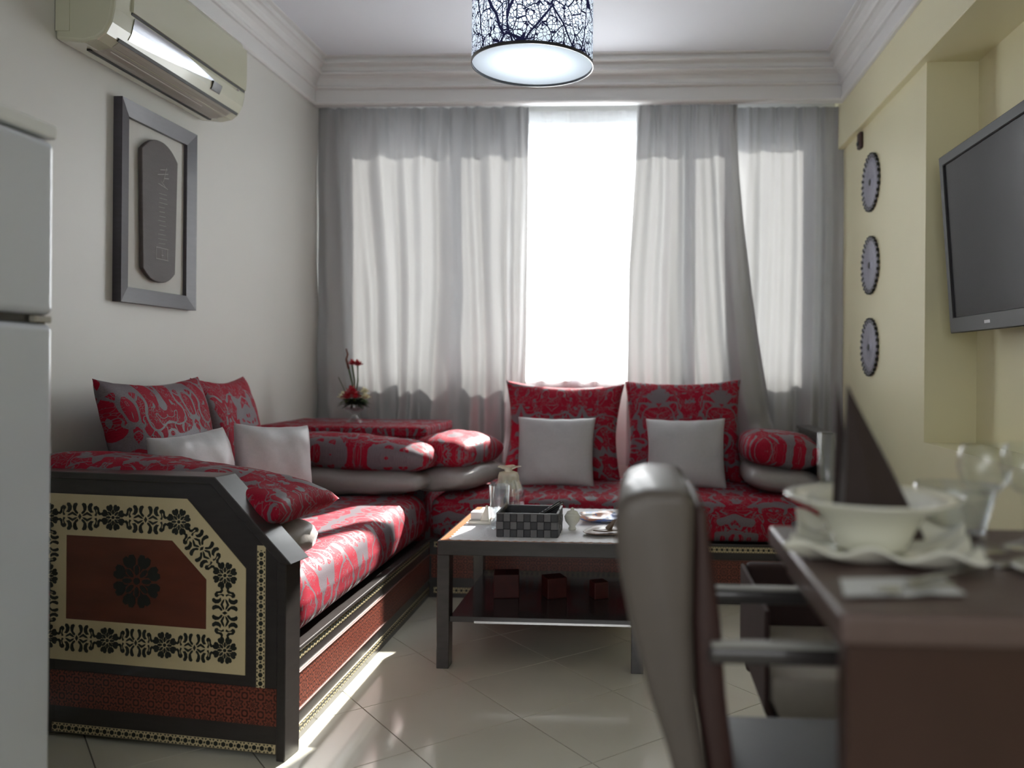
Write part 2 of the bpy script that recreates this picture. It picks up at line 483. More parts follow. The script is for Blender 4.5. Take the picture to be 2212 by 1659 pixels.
# right side: wall with niche and the beam above
bm = bmesh.new()
struct('wall_right', extrude([(YR, 0), (YB, 0), (YB, 2.12), (3.16, 2.12), (3.16, .705), (YR, .705)], .35, plane='yz', at=XP), m_yell)
struct('wall_niche', box(XN, XN+.16, YR, 3.16, .705, 2.12), m_yell)
struct('trim_beam', box(XR, XN+.16, YR, YB, 2.12, ZC, .003, 1), m_yell)
# floor with its tiles
fl = struct('floor', box(XL, XN, YR, YB, -.05, -.004), m_grout)
def clip(poly, x0, x1, y0, y1):
    for ax, val, sg in ((0, x0, 1), (0, x1, -1), (1, y0, 1), (1, y1, -1)):
        out = []
        for i in range(len(poly)):
            a, b = poly[i-1], poly[i]
            ia, ib = sg*(a[ax]-val) >= 0, sg*(b[ax]-val) >= 0
            if ia != ib:
                t = (val-a[ax])/(b[ax]-a[ax]); out.append((a[0]+t*(b[0]-a[0]), a[1]+t*(b[1]-a[1])))
            if ib: out.append(b)
        poly = out
        if len(poly) < 3: return None
    return poly
S = .326; ang = math.radians(40.5); ex = (math.cos(ang), math.sin(ang)); ey = (-math.sin(ang), math.cos(ang))
O = (-.319, 2.300); G = .0016
for i in range(-14, 18):
    for j in range(-14, 18):
        q = []
        for a, b in ((G, G), (S-G, G), (S-G, S-G), (G, S-G)):
            a += i*S; b += j*S
            q.append((O[0]+a*ex[0]+b*ey[0], O[1]+a*ex[1]+b*ey[1]))
        q = clip(q, XL+.002, XP-.002, -.9, YB-.002)
        if q is None: continue
        area = abs(sum(q[k-1][0]*q[k][1]-q[k][0]*q[k-1][1] for k in range(len(q))))/2
        if area < .002: continue
        link('tile', extrude(q, .0045, plane='xy', at=-.0045), m_tile, fl)
# cornice: one profile swept along the left, back and right sides, mitred
prof = [(.0, 2.335), (.014, 2.335), (.022, 2.342), (.022, 2.354), (.015, 2.357), (.017, 2.412), (.030, 2.413), (.036, 2.421), (.030, 2.430), (.022, 2.434),
        (.026, 2.448), (.038, 2.464), (.056, 2.474), (.068, 2.476), (.074, 2.484), (.068, 2.492), (.060, 2.497), (.066, 2.512), (.082, 2.522), (.096, 2.525), (.096, 2.538), (.088, 2.541), (.090, 2.550), (.110, 2.554), (.110, ZC+.004)]
def cornice(name, side):
    v, f = [], []
    for o, z in prof:
        if side == 'l': v += [(XL+o, YR, z), (XL+o, YC-o, z)]
        if side == 'b': v += [(XL+o, YC-o, z), (XR-o, YC-o, z)]
        if side == 'r': v += [(XR-o, YC-o, z), (XR-o, YR, z)]
    for i in range(len(prof)-1): f.append((2*i, 2*i+1, 2*i+3, 2*i+2))
    me = mesh('cornice', v, f)
    bm = bmesh.new(); bm.from_mesh(me); o = frombm(bm)
    o.materials.append(m_corn); o.materials.append(m_relief)
    for p in o.polygons:
        if 2.357 < p.center.z < 2.412 and p.area > .05: p.material_index = 1
    ob = link(name, o, m_corn); ob['kind'] = 'structure'
cornice('trim_1', 'l'); cornice('trim_2', 'b'); cornice('trim_3', 'r')
struct('trim_4', box(XL, XR, YC-.001, YC+.035, 2.336, ZC), m_corn)      # pelmet board that hides the curtain track

# window
wn = root('window_1', None, None, (-.28, YB+.06, wz0), kind='structure')
link('window_frame', extrude([(wx0, wz0), (wx1, wz0), (wx1, wz1), (wx0, wz1)], .05, at=YB+.06,
     hole=[(wx0+.045, wz0+.045), (wx1-.045, wz0+.045), (wx1-.045, wz1-.045), (wx0+.045, wz1-.045)]), m_whitetrim, wn)
for x in (-.92, -.30, .33):
    link('mullion', box(x-.03, x+.03, YB+.065, YB+.105, wz0+.045, wz1-.045), m_whitetrim, wn)
xs = [wx0+.045, -.92, -.30, .33, wx1-.045]
for a, b in zip(xs, xs[1:]):
    link('pane', box(a+.03, b-.03, YB+.083, YB+.087, wz0+.045, wz1-.045), m_pane, wn)
link('window_sill', box(wx0-.02, wx1+.02, YB-.03, YB+.06, wz0-.03, wz0), m_whitetrim, wn)

# ------------------------------------------------------------------ curtains
def curtain(name, xt0, xt1, xb0, xb1, y, zt, zb, amp, nf, seed, mat, label, cat='curtain', nx=260, nz=64, edge0=None, edge1=None, pool=0.0, group=None, bend=0.0):
    verts, faces, uvs = [], [], []
    W = (xt1-xt0)*1.5
    rnd = random.Random(seed); ph = [rnd.uniform(0, 6.28) for _ in range(8)]
    for j in range(nz+1):
        s = j/nz; z = zt + (zb-zt)*s
        for i in range(nx+1):
            u = i/nx
            e0 = xt0 + (xb0-xt0)*(s**1.6 if edge0 is None else edge0(s)); e1 = xt1 + (xb1-xt1)*(s**1.6 if edge1 is None else edge1(s))
            uu = u + .012*mnoise.noise(Vector((u*6, s*1.6, seed)))
            x = e0 + (e1-e0)*uu
            g = min(1, s*5)
            gather = math.sin(u*nf*2.9*2*PI+ph[0])*.5 + math.sin(u*nf*4.3*2*PI+ph[1])*.35
            drift = .16*math.sin(s*2.2+ph[2])*s + .75*mnoise.noise(Vector((u*2.3, s*1.1, seed+5)))*s
            fold = math.sin((u+drift*.25)*nf*2*PI+ph[3]) + .55*math.sin((u+drift*.32)*nf*1.63*2*PI+ph[4]) + .35*math.sin((u+drift*.2)*nf*2.7*2*PI+ph[5])
            dy = amp*(.30*(1-g)*gather + (.22+.78*g)*fold*.62 + .10*gather*max(0, 1-s*4))
            dy += amp*.8*mnoise.noise(Vector((x*5, z*3.2, seed)))*s
            lo = max(0, (s-.80)/.20)
            dy += amp*2.6*lo*mnoise.noise(Vector((x*9, z*7, seed+9)))
            yy = y + dy - pool*lo**1.3 + bend*s
            verts.append((x, yy, z + (.015*lo*mnoise.noise(Vector((x*8, 1, seed))) if pool else 0)))
            uvs.append((u*W, z))
    for j in range(nz):
        for i in range(nx):
            a = j*(nx+1)+i; faces.append((a, a+1, a+nx+2, a+nx+1))
    o = link(name, mesh('curtain', verts, faces, uvs), mat, smooth=True)
    tag(o, label, cat, group)
    return o
c1 = curtain('curtain', -1.722, -.592, -1.722, -.600, 4.375, 2.345, .47, .042, 5.6, 3, m_curt,
        'grey satin curtain hanging behind the flower arrangement, beside the grey-white wall', pool=.05)
e1 = lambda s: max(0, (s-.05))**1.5
c2 = curtain('curtain.001', -.018, .50, -.06, .76, 4.36, 2.345, .46, .034, 3.6, 11, m_curt,
        'grey satin curtain whose hem spreads over the second big red cushion', edge1=e1, edge0=lambda s: min(1, s*2.2))
c3 = curtain('curtain.002', .46, 1.062, .46, 1.062, 4.42, 2.345, .05, .026, 3.6, 23, m_curt,
        'grey satin curtain in the corner next to the yellow wall with plates')
c4 = curtain('curtain.003', -.63, -.46, -.63, -.54, 4.40, 2.345, .45, .008, 1.2, 31, m_curt,
        'narrow flat edge of grey curtain left of the bright window gap', nx=40) if False else None
tag(curtain('sheer_curtain', -1.72, 1.06, -1.72, 1.06, 4.462, 2.345, .45, .010, 15, 41, m_sheer,
        'white sheer voile curtain glowing in the gap between the grey curtains', nx=420, nz=24),
        'white sheer voile curtain glowing in the gap between the grey curtains', 'curtain')

# ------------------------------------------------------------------ carved benches
def ell(cx, cy, rx, ry, rot, n=10):
    c, s = math.cos(rot), math.sin(rot)
    return [(cx+rx*math.cos(t)*c-ry*math.sin(t)*s, cy+rx*math.cos(t)*s+ry*math.sin(t)*c) for t in [2*PI*k/n for k in range(n)]]
def flat_pieces(polys, th=.0012):
    """thin raised shapes in the local xz plane, facing -y"""
    bm = bmesh.new()
    for q in polys:
        a = [bm.verts.new((x, 0, z)) for x, z in q]; b = [bm.verts.new((x, -th, z)) for x, z in q]
        bm.faces.new(b)
        for i in range(len(q)): bm.faces.new((a[i], a[(i+1) % len(q)], b[(i+1) % len(q)], b[i]))
    return frombm(bm)
def rosette_polys(R=.0345, k=8):
    P = [ell(0, 0, R*.13, R*.13, 0)]
    for i in range(k):
        a = 2*PI*i/k
        P.append(ell(R*.40*math.cos(a), R*.40*math.sin(a), R*.20, R*.095, a, 8))
        b = a + PI/k
        # outer heart: two lobes and a wedge between the inner petals
        q = []
        for t, r in ((-.30, .60), (-.34, .80), (-.24, .97), (-.08, .99), (0, .90), (.08, .99), (.24, .97), (.34, .80), (.30, .60), (.10, .52), (0, .34), (-.10, .52)):
            q.append((R*r*math.cos(b+t), R*r*math.sin(b+t)))
        P.append(q)
    return P
def scroll_polys(L=.112, H=.034):
    """foliage between two rosettes, long axis x, length L: leaves, crescents and curls, mirrored"""
    P = []
    A = [((.035, .30), (.085, .50), (.075, .72), (.045, .95), (.075, 1.05), (.125, 1.0), (.150, .78), (.140, .52), (.095, .28), (.05, .18)),
         ((.235, .30), (.185, .50), (.175, .78), (.215, 1.02), (.265, 1.05), (.285, .92), (.255, .72), (.265, .50), (.300, .34)),
         ((.055, .06), (.09, .20), (.16, .36), (.24, .20), (.275, .05), (.23, .06), (.16, .17), (.10, .06)),
         ((.320, .12), (.350, .30), (.335, .50), (.300, .62), (.315, .80), (.365, .85), (.415, .70), (.425, .42), (.455, .30), (.50, .40), (.49, .20), (.43, .14), (.385, .28), (.385, .52), (.360, .62), (.355, .46), (.375, .24), (.36, .06))]
    for sx in (-1, 1):
        for sz in (-1, 1):
            for q in A: P.append([(sx*x*L, sz*z*H) for x, z in q])
    P.append([(0, H*.22), (L*.035, 0), (0, -H*.22), (-L*.035, 0)])
    return P
me_ros = flat_pieces(rosette_polys()); me_scr = flat_pieces(scroll_polys())
me_ros.materials.append(m_black); me_scr.materials.append(m_black)
P_ = .0213; hh = .0115
def bead_polys(h=hh):
    P = [ell(0, 0, h*.56, h*.56, PI/6, 6)]
    for sx in (-1, 1):
        P.append([(sx*P_*.5, h*.30), (sx*P_*.5, -h*.30), (sx*P_*.36, 0)][::1])
    for sz in (-1, 1):
        P.append([(-P_*.42, sz*h*.90), (-P_*.14, sz*h*.90), (-P_*.30, sz*h*.52)]); P.append([(P_*.42, sz*h*.90), (P_*.14, sz*h*.90), (P_*.30, sz*h*.52)])
    return P
me_bead = flat_pieces(bead_polys(), .0008); me_bead.materials.append(m_black)

def LF(origin, ang):
    """frame of a vertical face: local x along the face, -y outwards, z up"""
    return Matrix.Translation(origin) @ Matrix.Rotation(ang, 4, 'Z')
def child(name, me, mats, par, mtx, kind=None, smooth=False):
    o = link(name, me, mats, None, kind=kind, smooth=smooth); o.parent = par
    base = ROOTM[par.name] if par.name in ROOTM else par['_m'] and None
    o.matrix_parent_inverse = ROOTM[par.name].inverted(); o.matrix_basis = mtx
    ROOTM[o.name] = mtx.copy()
    return o
def bead_row(par, F, x0, x1, z, vertical=False, merged=False, thick=.001):
    """cream strip with its dark hexagon inlays"""
    if not vertical: s = box(x0, x1, -thick, .002, z-hh, z+hh)
    else: s = box(z-hh, z+hh, -thick, .002, x0, x1)
    st = child('inlay_strip', s, m_cream, par, F)
    n = int((x1-x0)/P_)
    if merged:
        bm = bmesh.new()
        for k in range(n):
            m = Matrix.Translation((x0+P_*(k+.5), -thick, z)); t = bmesh.new(); t.from_mesh(me_bead); t.transform(m)
            q = bpy.data.meshes.new('q'); t.to_mesh(q); t.free(); bm.from_mesh(q); bpy.data.meshes.remove(q)
        child('hexagon_inlay', frombm(bm), m_black, st, F, kind='stuff'); return
    for k in range(n):
        m = Matrix.Translation((x0+P_*(k+.5), -thick, z)) if not vertical else Matrix.Translation((z, -thick, x0+P_*(k+.5))) @ Matrix.Rotation(PI/2, 4, 'Y')
        child('hexagon_inlay', me_bead, m_black, st, F @ m)

BA = math.radians(-8); PO = Vector((-.862, 2.008, 0)); F1 = LF(PO, BA)
b1 = root('carved_bench', 'dark wooden bench with cream and black inlaid end panel, along the grey-white wall', 'bench', (-1.29, 2.8, 0))
TW = .845   # the end panel reaches the wall
ep = child('end_panel', extrude([(-TW, .012), (-.02, .012), (-.02, .505), (-.205, .677), (-TW, .677)], .055, .002), m_darkw, b1, F1)
child('rail_cap', extrude([(-TW, .677), (-.205, .677), (-.012, .488), (.020, .488), (-.192, .695), (-TW, .695)], .085, .002, at=-.012), m_darkw, b1, F1)
child('corner_post', box(-.022, .002, -.006, .062, 0, .492, .002, 1), m_darkw, b1, F1)
cr = child('cream_border', extrude([(-.745, .204), (-.110, .204), (-.110, .469), (-.276, .636), (-.745, .636)], .002, at=-.002,
      hole=[(-.628, .311), (-.219, .311), (-.219, .436), (-.317, .529), (-.628, .529)]), m_cream, b1, F1)
bp = child('centre_panel', extrude([(-.628, .311), (-.219, .311), (-.219, .436), (-.317, .529), (-.628, .529)], .001, at=-.001), m_brownw, b1, F1)
cx = [(-.686, .577), (-.489, .580), (-.298, .577), (-.167, .449), (-.166, .262), (-.336, .263), (-.503, .263), (-.686, .263), (-.686, .420)]
for i, (x, z) in enumerate(cx):
    child('rosette', me_ros, m_black, cr, F1 @ Matrix.Translation((x, -.002, z)))
    x2, z2 = cx[(i+1) % len(cx)]
    d = math.hypot(x2-x, z2-z); a = math.atan2(z2-z, x2-x)
    child('scroll_inlay', me_scr, m_black, cr, F1 @ Matrix.Translation(((x+x2)/2, -.002, (z+z2)/2)) @ Matrix.Rotation(-a, 4, 'Y') @ Matrix.Diagonal(((d-.060)/.112, 1, 1, 1)))
ro = child('centre_rosette', me_ros, m_black, bp, F1 @ Matrix.Translation((-.419, -.001, .420)) @ Matrix.Diagonal((2.05, 1, 2.05, 1)))
child('carved_strip', box(-TW, -.024, -.002, .004, .084, .176, uv=True), m_carve, b1, F1)
bead_row(b1, F1, -.712, -.026, .027)
bead_row(b1, F1, .176, .528, -.068, vertical=True)
# long front of the left bench (faces the room, +X)
FX = -.878; F2 = LF((FX, 2.065, 0), PI/2)        # local x along +Y, outwards +X
LEN = 1.40
child('base', box(-1.70, FX-.012, 2.10, 3.47, .012, .235, .002, 1), m_darkw, b1, Matrix())
child('front_board', box(0, LEN, -.001, .014, .0, .236), m_darkw, b1, F2)
child('front_rail', box(0, LEN, -.010, .02, .2365, .248, .003, 2), m_darkw, b1, F2)
child('carved_strip', box(.01, LEN, -.004, 0, .084, .176, uv=True), m_carve, b1, F2)
child('moulding', box(.0, LEN, -.007, 0, .176, .181, .001, 1), m_brownw, b1, F2)
child('moulding', box(.0, LEN, -.007, 0, .079, .084, .001, 1), m_brownw, b1, F2)
bead_row(b1, F2, .01, LEN, .2235, merged=True, thick=.003)
bead_row(b1, F2, .01, LEN, .031, merged=True, thick=.003)

b2 = root('carved_bench', 'dark wooden bench with carved red band, under the window behind the coffee table', 'bench', (0, 3.8, 0))
FY = 3.47; F3 = LF((-.875, FY, 0), 0)
L3 = 1.66
child('base', box(-.86, .79, FY+.013, 4.16, .012, .235, .002, 1), m_darkw, b2, Matrix())
child('front_board', box(0, L3, -.001, .014, .0, .236), m_darkw, b2, F3)
child('front_rail', box(0, L3, -.010, .02, .2365, .248, .003, 2), m_darkw, b2, F3)
child('carved_strip', box(.01, L3, -.004, 0, .084, .176, uv=True), m_carve, b2, F3)
child('moulding', box(0, L3, -.007, 0, .176, .181), m_brownw, b2, F3)
bead_row(b2, F3, .02, L3, .2235, merged=True, thick=.003)
bead_row(b2, F3, .02, L3, .031, merged=True, thick=.003)
child('end_panel', extrude([(FY-.01, .0), (4.17, .0), (4.17, .68), (FY+.22, .68), (FY-.01, .47)], .05, .003, plane='yz', at=.79), m_darkw, b2, Matrix())
child('rail_cap', extrude([(FY-.02, .48), (FY+.215, .695), (4.17, .695), (4.17, .68), (FY+.22, .68), (FY-.02, .462)], .07, .002, plane='yz', at=.78), m_darkw, b2, Matrix())

# ------------------------------------------------------------------ mattresses
def mattress(lx, ly, lz, r, seed, drop=.0, n=46, m=26):
    """soft block, local origin at the base centre; uv unrolled along the top and the long front (local +x side)"""
    bm = bmesh.new(); bmesh.ops.create_cube(bm, size=1.0)
    bmesh.ops.subdivide_edges(bm, edges=bm.edges[:], cuts=27, use_grid_fill=True)
    hx, hy, hz = lx/2, ly/2, lz/2
    for v in bm.verts:
        p = Vector((v.co.x*2*hx, v.co.y*2*hy, v.co.z*2*hz))
        c = Vector((max(-hx+r, min(hx-r, p.x)), max(-hy+r, min(hy-r, p.y)), max(-hz+r, min(hz-r, p.z))))
        d = p-c
        if d.length > 1e-6: p = c + d.normalized()*r
        u, w_ = p.x/hx, p.y/hy
        if p.z > 0: p.z += .012*(1-u*u)*(1-w_**4) + .006*mnoise.noise(Vector((p.x*6, p.y*6, seed)))
        side = max(0, 1-abs(p.z/hz))
        k = 1 if abs(u) > .8 else 0
        p.x += math.copysign(.012*side + .008*mnoise.noise(Vector((p.y*9, p.z*5, seed)))*side, u) * (1 if abs(u) > .9 else 0)
        p.z += hz
        v.co = p
    me = frombm(bm)
    l = me.uv_layers.new(name='UVMap')
    for q in me.polygons:
        nrm = q.normal
        for li in q.loop_indices:
            c = me.vertices[me.loops[li].vertex_index].co
            if abs(nrm.y) > .8: l.data[li].uv = (c.x, c.z+seed*.3)
            else: l.data[li].uv = (c.y, c.x + (lz-c.z)*(1 if nrm.x > -.5 else -1) + seed*.3)
    return me
o = link('seat_mattress', mattress(.80, 1.37, .188, .055, 1), m_damask, smooth=True)
o.location = (-1.292, 2.785, .249); tag(o, 'thick red damask seat mattress in sunlight on the bench by the grey-white wall', 'mattress')
o = link('seat_mattress', mattress(.72, 1.66, .178, .05, 2), m_damask, smooth=True)
o.rotation_euler = (0, 0, -PI/2); o.location = (-.045, 3.82, .249)
tag(o, 'red damask seat mattress under the window, behind the coffee table', 'mattress')
SEAT = .443; SW = .434

# corner chest under red cloth
ch = root('corner_chest', 'low corner chest covered in red damask carrying the flowers', 'chest', (-1.33, 3.9, 0))
link('chest_body', box(-1.71, -.955, 3.66, 4.17, 0, .66, .004, 1, uv=True), m_damask, ch)
link('top_cloth', box(-1.715, -.94, 3.645, 4.18, .655, .70, .012, 3, uv=True), m_damask, ch, smooth=False)

# ------------------------------------------------------------------ cushions
def cus(name, w_, h_, t_, centre, xa, ya, mat, label, seed, group=None, **kw):
    return thing_mesh(name, cushion(w_, h_, t_, seed=seed, **kw), mat, put(None, centre, xa, ya), label, 'cushion', group)
# big red ones against the left wall
le = math.radians(14)
cus('red_cushion', .58, .51, .15, (-1.53, 2.64, SEAT+.240), (0, 1, 0), (-math.sin(le), 0, math.cos(le)), m_damask, 'big red damask cushion leaning on the grey-white wall, nearer the refrigerator', 1, pinch=.11)
cus('red_cushion', .50, .50, .15, (-1.56, 3.14, SEAT+.240), (-.10, 1, 0), (-math.sin(le), 0, math.cos(le)), m_damask, 'big red damask cushion leaning on the grey-white wall, nearer the corner chest', 2, pinch=.11)
cus('grey_cushion', .34, .33, .12, (-1.34, 2.48, SEAT+.165), (.15, 1, .02), (-.25, .05, 1), m_greyf, 'small silver grey cushion in front of the big red cushion nearer the refrigerator', 3)
cus('grey_cushion', .31, .33, .12, (-1.26, 2.83, SEAT+.162), (.42, .85, -.08), (-.15, .12, 1), m_greyf, 'small silver grey cushion standing between the big red cushions and the long bolster', 4)
# big red ones under the window
lb = math.radians(12)
cus('red_cushion', .58, .49, .16, (-.362, 3.99, SW+.225), (1, 0, -.02), (0, math.sin(lb), math.cos(lb)), m_damask, 'big red damask cushion under the bright window gap', 5, pinch=.12)
cus('red_cushion', .56, .50, .16, (.215, 3.99, SW+.235), (1, 0, .02), (0, math.sin(lb), math.cos(lb)), m_damask, 'big dark red damask cushion in front of the curtain nearer the yellow wall', 6, pinch=.09)
lg = math.radians(16)
cus('grey_cushion', .36, .325, .12, (-.378, 3.80, SW+.150), (1, 0, 0), (0, math.sin(lg), math.cos(lg)), m_greyf, 'small grey cushion on the big red cushion under the bright window gap', 7, pinch=.06)
cus('grey_cushion', .36, .325, .12, (.215, 3.80, SW+.150), (1, -.05, .02), (0, math.sin(lg), math.cos(lg)), m_greyf, 'small grey cushion on the big dark red cushion nearer the yellow wall', 8, pinch=.06)
RB = dict(pinch=.0, power=.34, rc=.10)
# near end: red bolster over taupe one, behind the end panel
ca, sa = math.cos(BA), math.sin(BA)
cus('grey_bolster', .80, .28, .14, (-1.285, 2.25, SEAT+.058), (ca, sa, .01), (0, 1, 0), m_taupe, 'taupe grey bolster beneath the red one at the inlaid end panel', 9, wr=.012, **RB)
cus('red_bolster', .84, .30, .155, (-1.285, 2.245, SEAT+.192), (ca, sa, -.09), (0, 1, 0), m_damask, 'red damask bolster resting on the inlaid end panel of the bench', 21, pinch=.03, power=.36, wr=.008)
# far end stack, against the chest
cus('grey_bolster', .74, .28, .12, (-1.235, 3.44, SEAT+.050), (1, .0, .0), (0, 1, 0), m_greyb, 'long grey bolster beneath the red one in front of the corner chest', 11, wr=.008, **RB)
cus('red_bolster', .76, .28, .150, (-1.225, 3.47, SEAT+.165), (1, .0, -.05), (0, 1, 0), m_damask, 'long red damask bolster in front of the corner chest', 33, wr=.006, **RB)
# left end of the window bench
cus('grey_bolster', .44, .28, .12, (-.79, 3.66, SW+.055), (.30, 1, 0), (-1, .3, -.10), m_greyb, 'grey bolster with a sunlit tip beneath the short red cushion at the corner', 13, wr=.008, **RB)
cus('red_bolster', .42, .29, .155, (-.80, 3.68, SW+.170), (.28, 1, 0), (-1, .25, .04), m_damask, 'short red damask cushion with a sunlit top at the corner of the benches', 14, **RB)
# right end of the window bench
cus('grey_bolster', .33, .44, .13, (.63, 3.80, SW+.055), (1, 0, -.12), (0, 1, 0), m_greyb, 'grey bolster beneath the red cushion at the yellow-wall end', 15, **RB)
cus('red_bolster', .34, .44, .17, (.625, 3.80, SW+.178), (1, 0, -.12), (0, 1, 0), m_damask, 'small plump red damask cushion stacked at the yellow-wall end of the bench', 27, **RB)

# ------------------------------------------------------------------ coffee table
ct = root('coffee_table', 'dark wooden coffee table with a lower shelf and white lace runner', 'table', (-.31, 2.97, 0))
tx0, tx1, ty0, ty1, tz = -.645, .022, 2.655, 3.30, .412
link('table_top', box(tx0, tx1, ty0, ty1, tz-.046, tz, .0025, 2), m_tablew, ct)
link('wood_inset', box(tx0+.008, tx1-.008, ty0+.008, ty1-.008, tz, tz+.0015), m_orange, ct)
for x in (tx0, tx1-.040):
    for y in (ty0, ty1-.055):
        link('leg', box(x, x+.040, y, y+.055, 0, tz-.046, .0015, 1), m_tablew, ct)
link('shelf', box(tx0+.04, tx1-.04, ty0+.012, ty1-.012, .148, .166, .0015, 1), m_tablew, ct)
link('shelf_edge', box(tx0+.12, tx1-.042, ty0+.009, ty0+.012, .146, .153), m_silver, ct)
link('apron', box(tx0+.04, tx1-.04, ty1-.04, ty1-.02, tz-.085, tz-.046), m_tablew, ct)
# runner with a scalloped edge
q = []
rx0, rx1, ry0, ry1 = tx0+.040, tx1-.02, ty0+.014, ty1-.02
def side(a, b, n, out):
    for k in range(n*6):
        t = k/(n*6); s_ = abs(math.sin(t*n*PI))*.008
        q.append((a[0]+(b[0]-a[0])*t+out[0]*s_, a[1]+(b[1]-a[1])*t+out[1]*s_))
side((rx0, ry0), (rx1, ry0), 20, (0, -1)); side((rx1, ry0), (rx1, ry1), 18, (1, 0))
side((rx1, ry1), (rx0, ry1), 20, (0, 1)); side((rx0, ry1), (rx0, ry0), 18, (-1, 0))
o = link('lace_runner', extrude(q, .0016, plane='xy', at=tz+.0016), m_lace)
tag(o, 'white lace runner with scalloped edge on the coffee table', 'tablecloth')
TZ = tz+.0034

# woven box with remotes
wb = root('woven_box', 'small open box woven from grey and black straps on the lace runner', 'box', (-.362, 2.79, TZ))
bx0, bx1, by0, by1, bh = -.462, -.262, 2.715, 2.880, .077
link('liner', extrude([(bx0+.003, by0+.003), (bx1-.003, by0+.003), (bx1-.003, by1-.003), (bx0+.003, by1-.003)], bh-.002, plane='xy', at=TZ,
     hole=[(bx0+.006, by0+.006), (bx1-.006, by0+.006), (bx1-.006, by1-.006), (bx0+.006, by1-.006)]), m_strap_b, wb)
link('bottom', box(bx0+.005, bx1-.005, by0+.005, by1-.005, TZ, TZ+.003), m_strap_b, wb)
nx_, nz_ = 9, 3
cw, chh = (bx1-bx0)/nx_, bh/nz_
mea = box(-cw/2+.0004, cw/2-.0004, -.0032, .002, -chh/2+.0004, chh/2-.0004, .0012, 1); mea.materials.append(m_strap_a)
meb = box(-cw/2+.0004, cw/2-.0004, -.0018, .002, -chh/2+.0004, chh/2-.0004, .0012, 1); meb.materials.append(m_strap_b)
for fx, fy, an, n_ in ((bx0, by0, 0, nx_), (bx1, by0, PI/2, 7), (bx1, by1, PI, nx_), (bx0, by1, -PI/2, 7)):
    Fm = LF((fx, fy, TZ), an)
    for i in range(n_):
        for k in range(nz_):
            dark = (i+k) % 2 == 0
            s_ = 1 if n_ == nx_ else ((by1-by0)/7)/cw
            child('strap', meb if dark else mea, m_strap_b if dark else m_strap_a, wb, Fm @ Matrix.Translation(((i+.5)*cw*s_, 0, (k+.5)*chh)) @ Matrix.Diagonal((s_, 1, 1, 1)))
link('rim', extrude([(bx0-.002, by0-.002), (bx1+.002, by0-.002), (bx1+.002, by1+.002), (bx0-.002, by1+.002)], .003, plane='xy', at=TZ+bh-.001,
     hole=[(bx0+.005, by0+.005), (bx1-.005, by0+.005), (bx1-.005, by1-.005), (bx0+.005, by1-.005)]), m_strap_a, wb)
def remote(label, p0, p1, w_=.020, t_=.009):
    p0, p1 = Vector(p0), Vector(p1); L = (p1-p0).length
    r_ = root('remote_control', label, 'remote', tuple(p0), world=False)
    xa = (p1-p0).normalized(); ya = Vector((0, 1, 0)); ya = (ya-xa*ya.dot(xa)).normalized(); za = xa.cross(ya)
    m = Matrix((xa, ya, za)).transposed().to_4x4()
    b = link('body', xform(box(0, L, -w_/2, w_/2, 0, t_, .003, 2), m), m_blackp, r_)
    link('bezel', xform(box(.002, L-.002, -w_/2-.0006, w_/2+.0006, t_*.4, t_*.55), m), m_silver, r_)
    for k in range(5): link('button', xform(box(L*.3+k*.012, L*.3+k*.012+.006, -.004, .004, t_, t_+.0012), m), m_white, r_)
remote('black remote control sticking out of the woven box, front one', (-.355, 2.775, TZ+.040), (-.257, 2.775, TZ+.106))
remote('black remote control sticking out of the woven box, rear one', (-.345, 2.815, TZ+.038), (-.250, 2.815, TZ+.098))

# glass jar, tumbler, sugar pot, napkin stand, dishes
j = root('glass_jar', 'tall clear glass jar covered with cream gauze behind the woven box', 'jar', (-.462, 2.95, TZ))
def octo(r0): return lambda a, i: -.03*(1-math.cos(8*a))
link('body', lathe([(.001, 0), (.038, 0), (.045, .006), (.054, .03), (.059, .075), (.058, .11), (.046, .145), (.034, .162), (.034, .172), (.031, .172), (.031, .160), (.042, .143), (.054, .108), (.055, .075), (.050, .03), (.041, .010), (.001, .008)], 40, (-.462, 2.95, TZ), ripple=octo(0)), m_glass, j, smooth=True)
link('gauze_cover', lathe([(.001, .184), (.020, .186), (.033, .182), (.036, .170), (.038, .150), (.047, .128)], 40, (-.462, 2.95, TZ), ripple=lambda a, i: .05*math.sin(a*9)*(i > 2)), m_gauze, j, smooth=True)
link('frill', lathe([(.012, .184), (.014, .192), (.026, .200), (.038, .204)], 48, (-.462, 2.95, TZ), ripple=lambda a, i: .22*math.sin(a*5+1)*(i > 1)), m_gauze, j, smooth=True)
t_ = root('tumbler', 'plain drinking glass standing in front of the gauze-covered jar', 'glass', (-.478, 2.86, TZ))
link('glass', lathe([(.001, 0), (.027, 0), (.030, .004), (.037, .150), (.0345, .150), (.028, .012), (.001, .010)], 32, (-.478, 2.86, TZ)), m_glass, t_, smooth=True)
s_ = root('sugar_pot', 'little white pot with round lid beside the woven box', 'pot', (-.225, 2.86, TZ))
link('body', lathe([(.001, 0), (.012, 0), (.014, .004), (.010, .012), (.024, .03), (.028, .045), (.022, .055), (.001, .056)], 24, (-.225, 2.86, TZ)), m_ceramic, s_, smooth=True)
link('lid', lathe([(.021, .055), (.018, .062), (.006, .067), (.007, .073), (.001, .077)], 24, (-.225, 2.86, TZ)), m_ceramic, s_, smooth=True)
s_ = root('napkin_stand', 'white pointed napkin stand at the far edge of the lace runner', 'napkin holder', (-.55, 2.95, TZ))
link('base', box(-.60, -.515, 2.92, 2.99, TZ, TZ+.012, .003, 2), m_ceramic, s_)
link('back_plate', extrude([(-.558, TZ+.012), (-.525, TZ+.012), (-.530, TZ+.066), (-.537, TZ+.068)], .008, .002, at=2.925), m_ceramic, s_)
link('napkins', box(-.595, -.535, 2.94, 2.985, TZ+.012, TZ+.040, .003, 2), m_paper, s_)
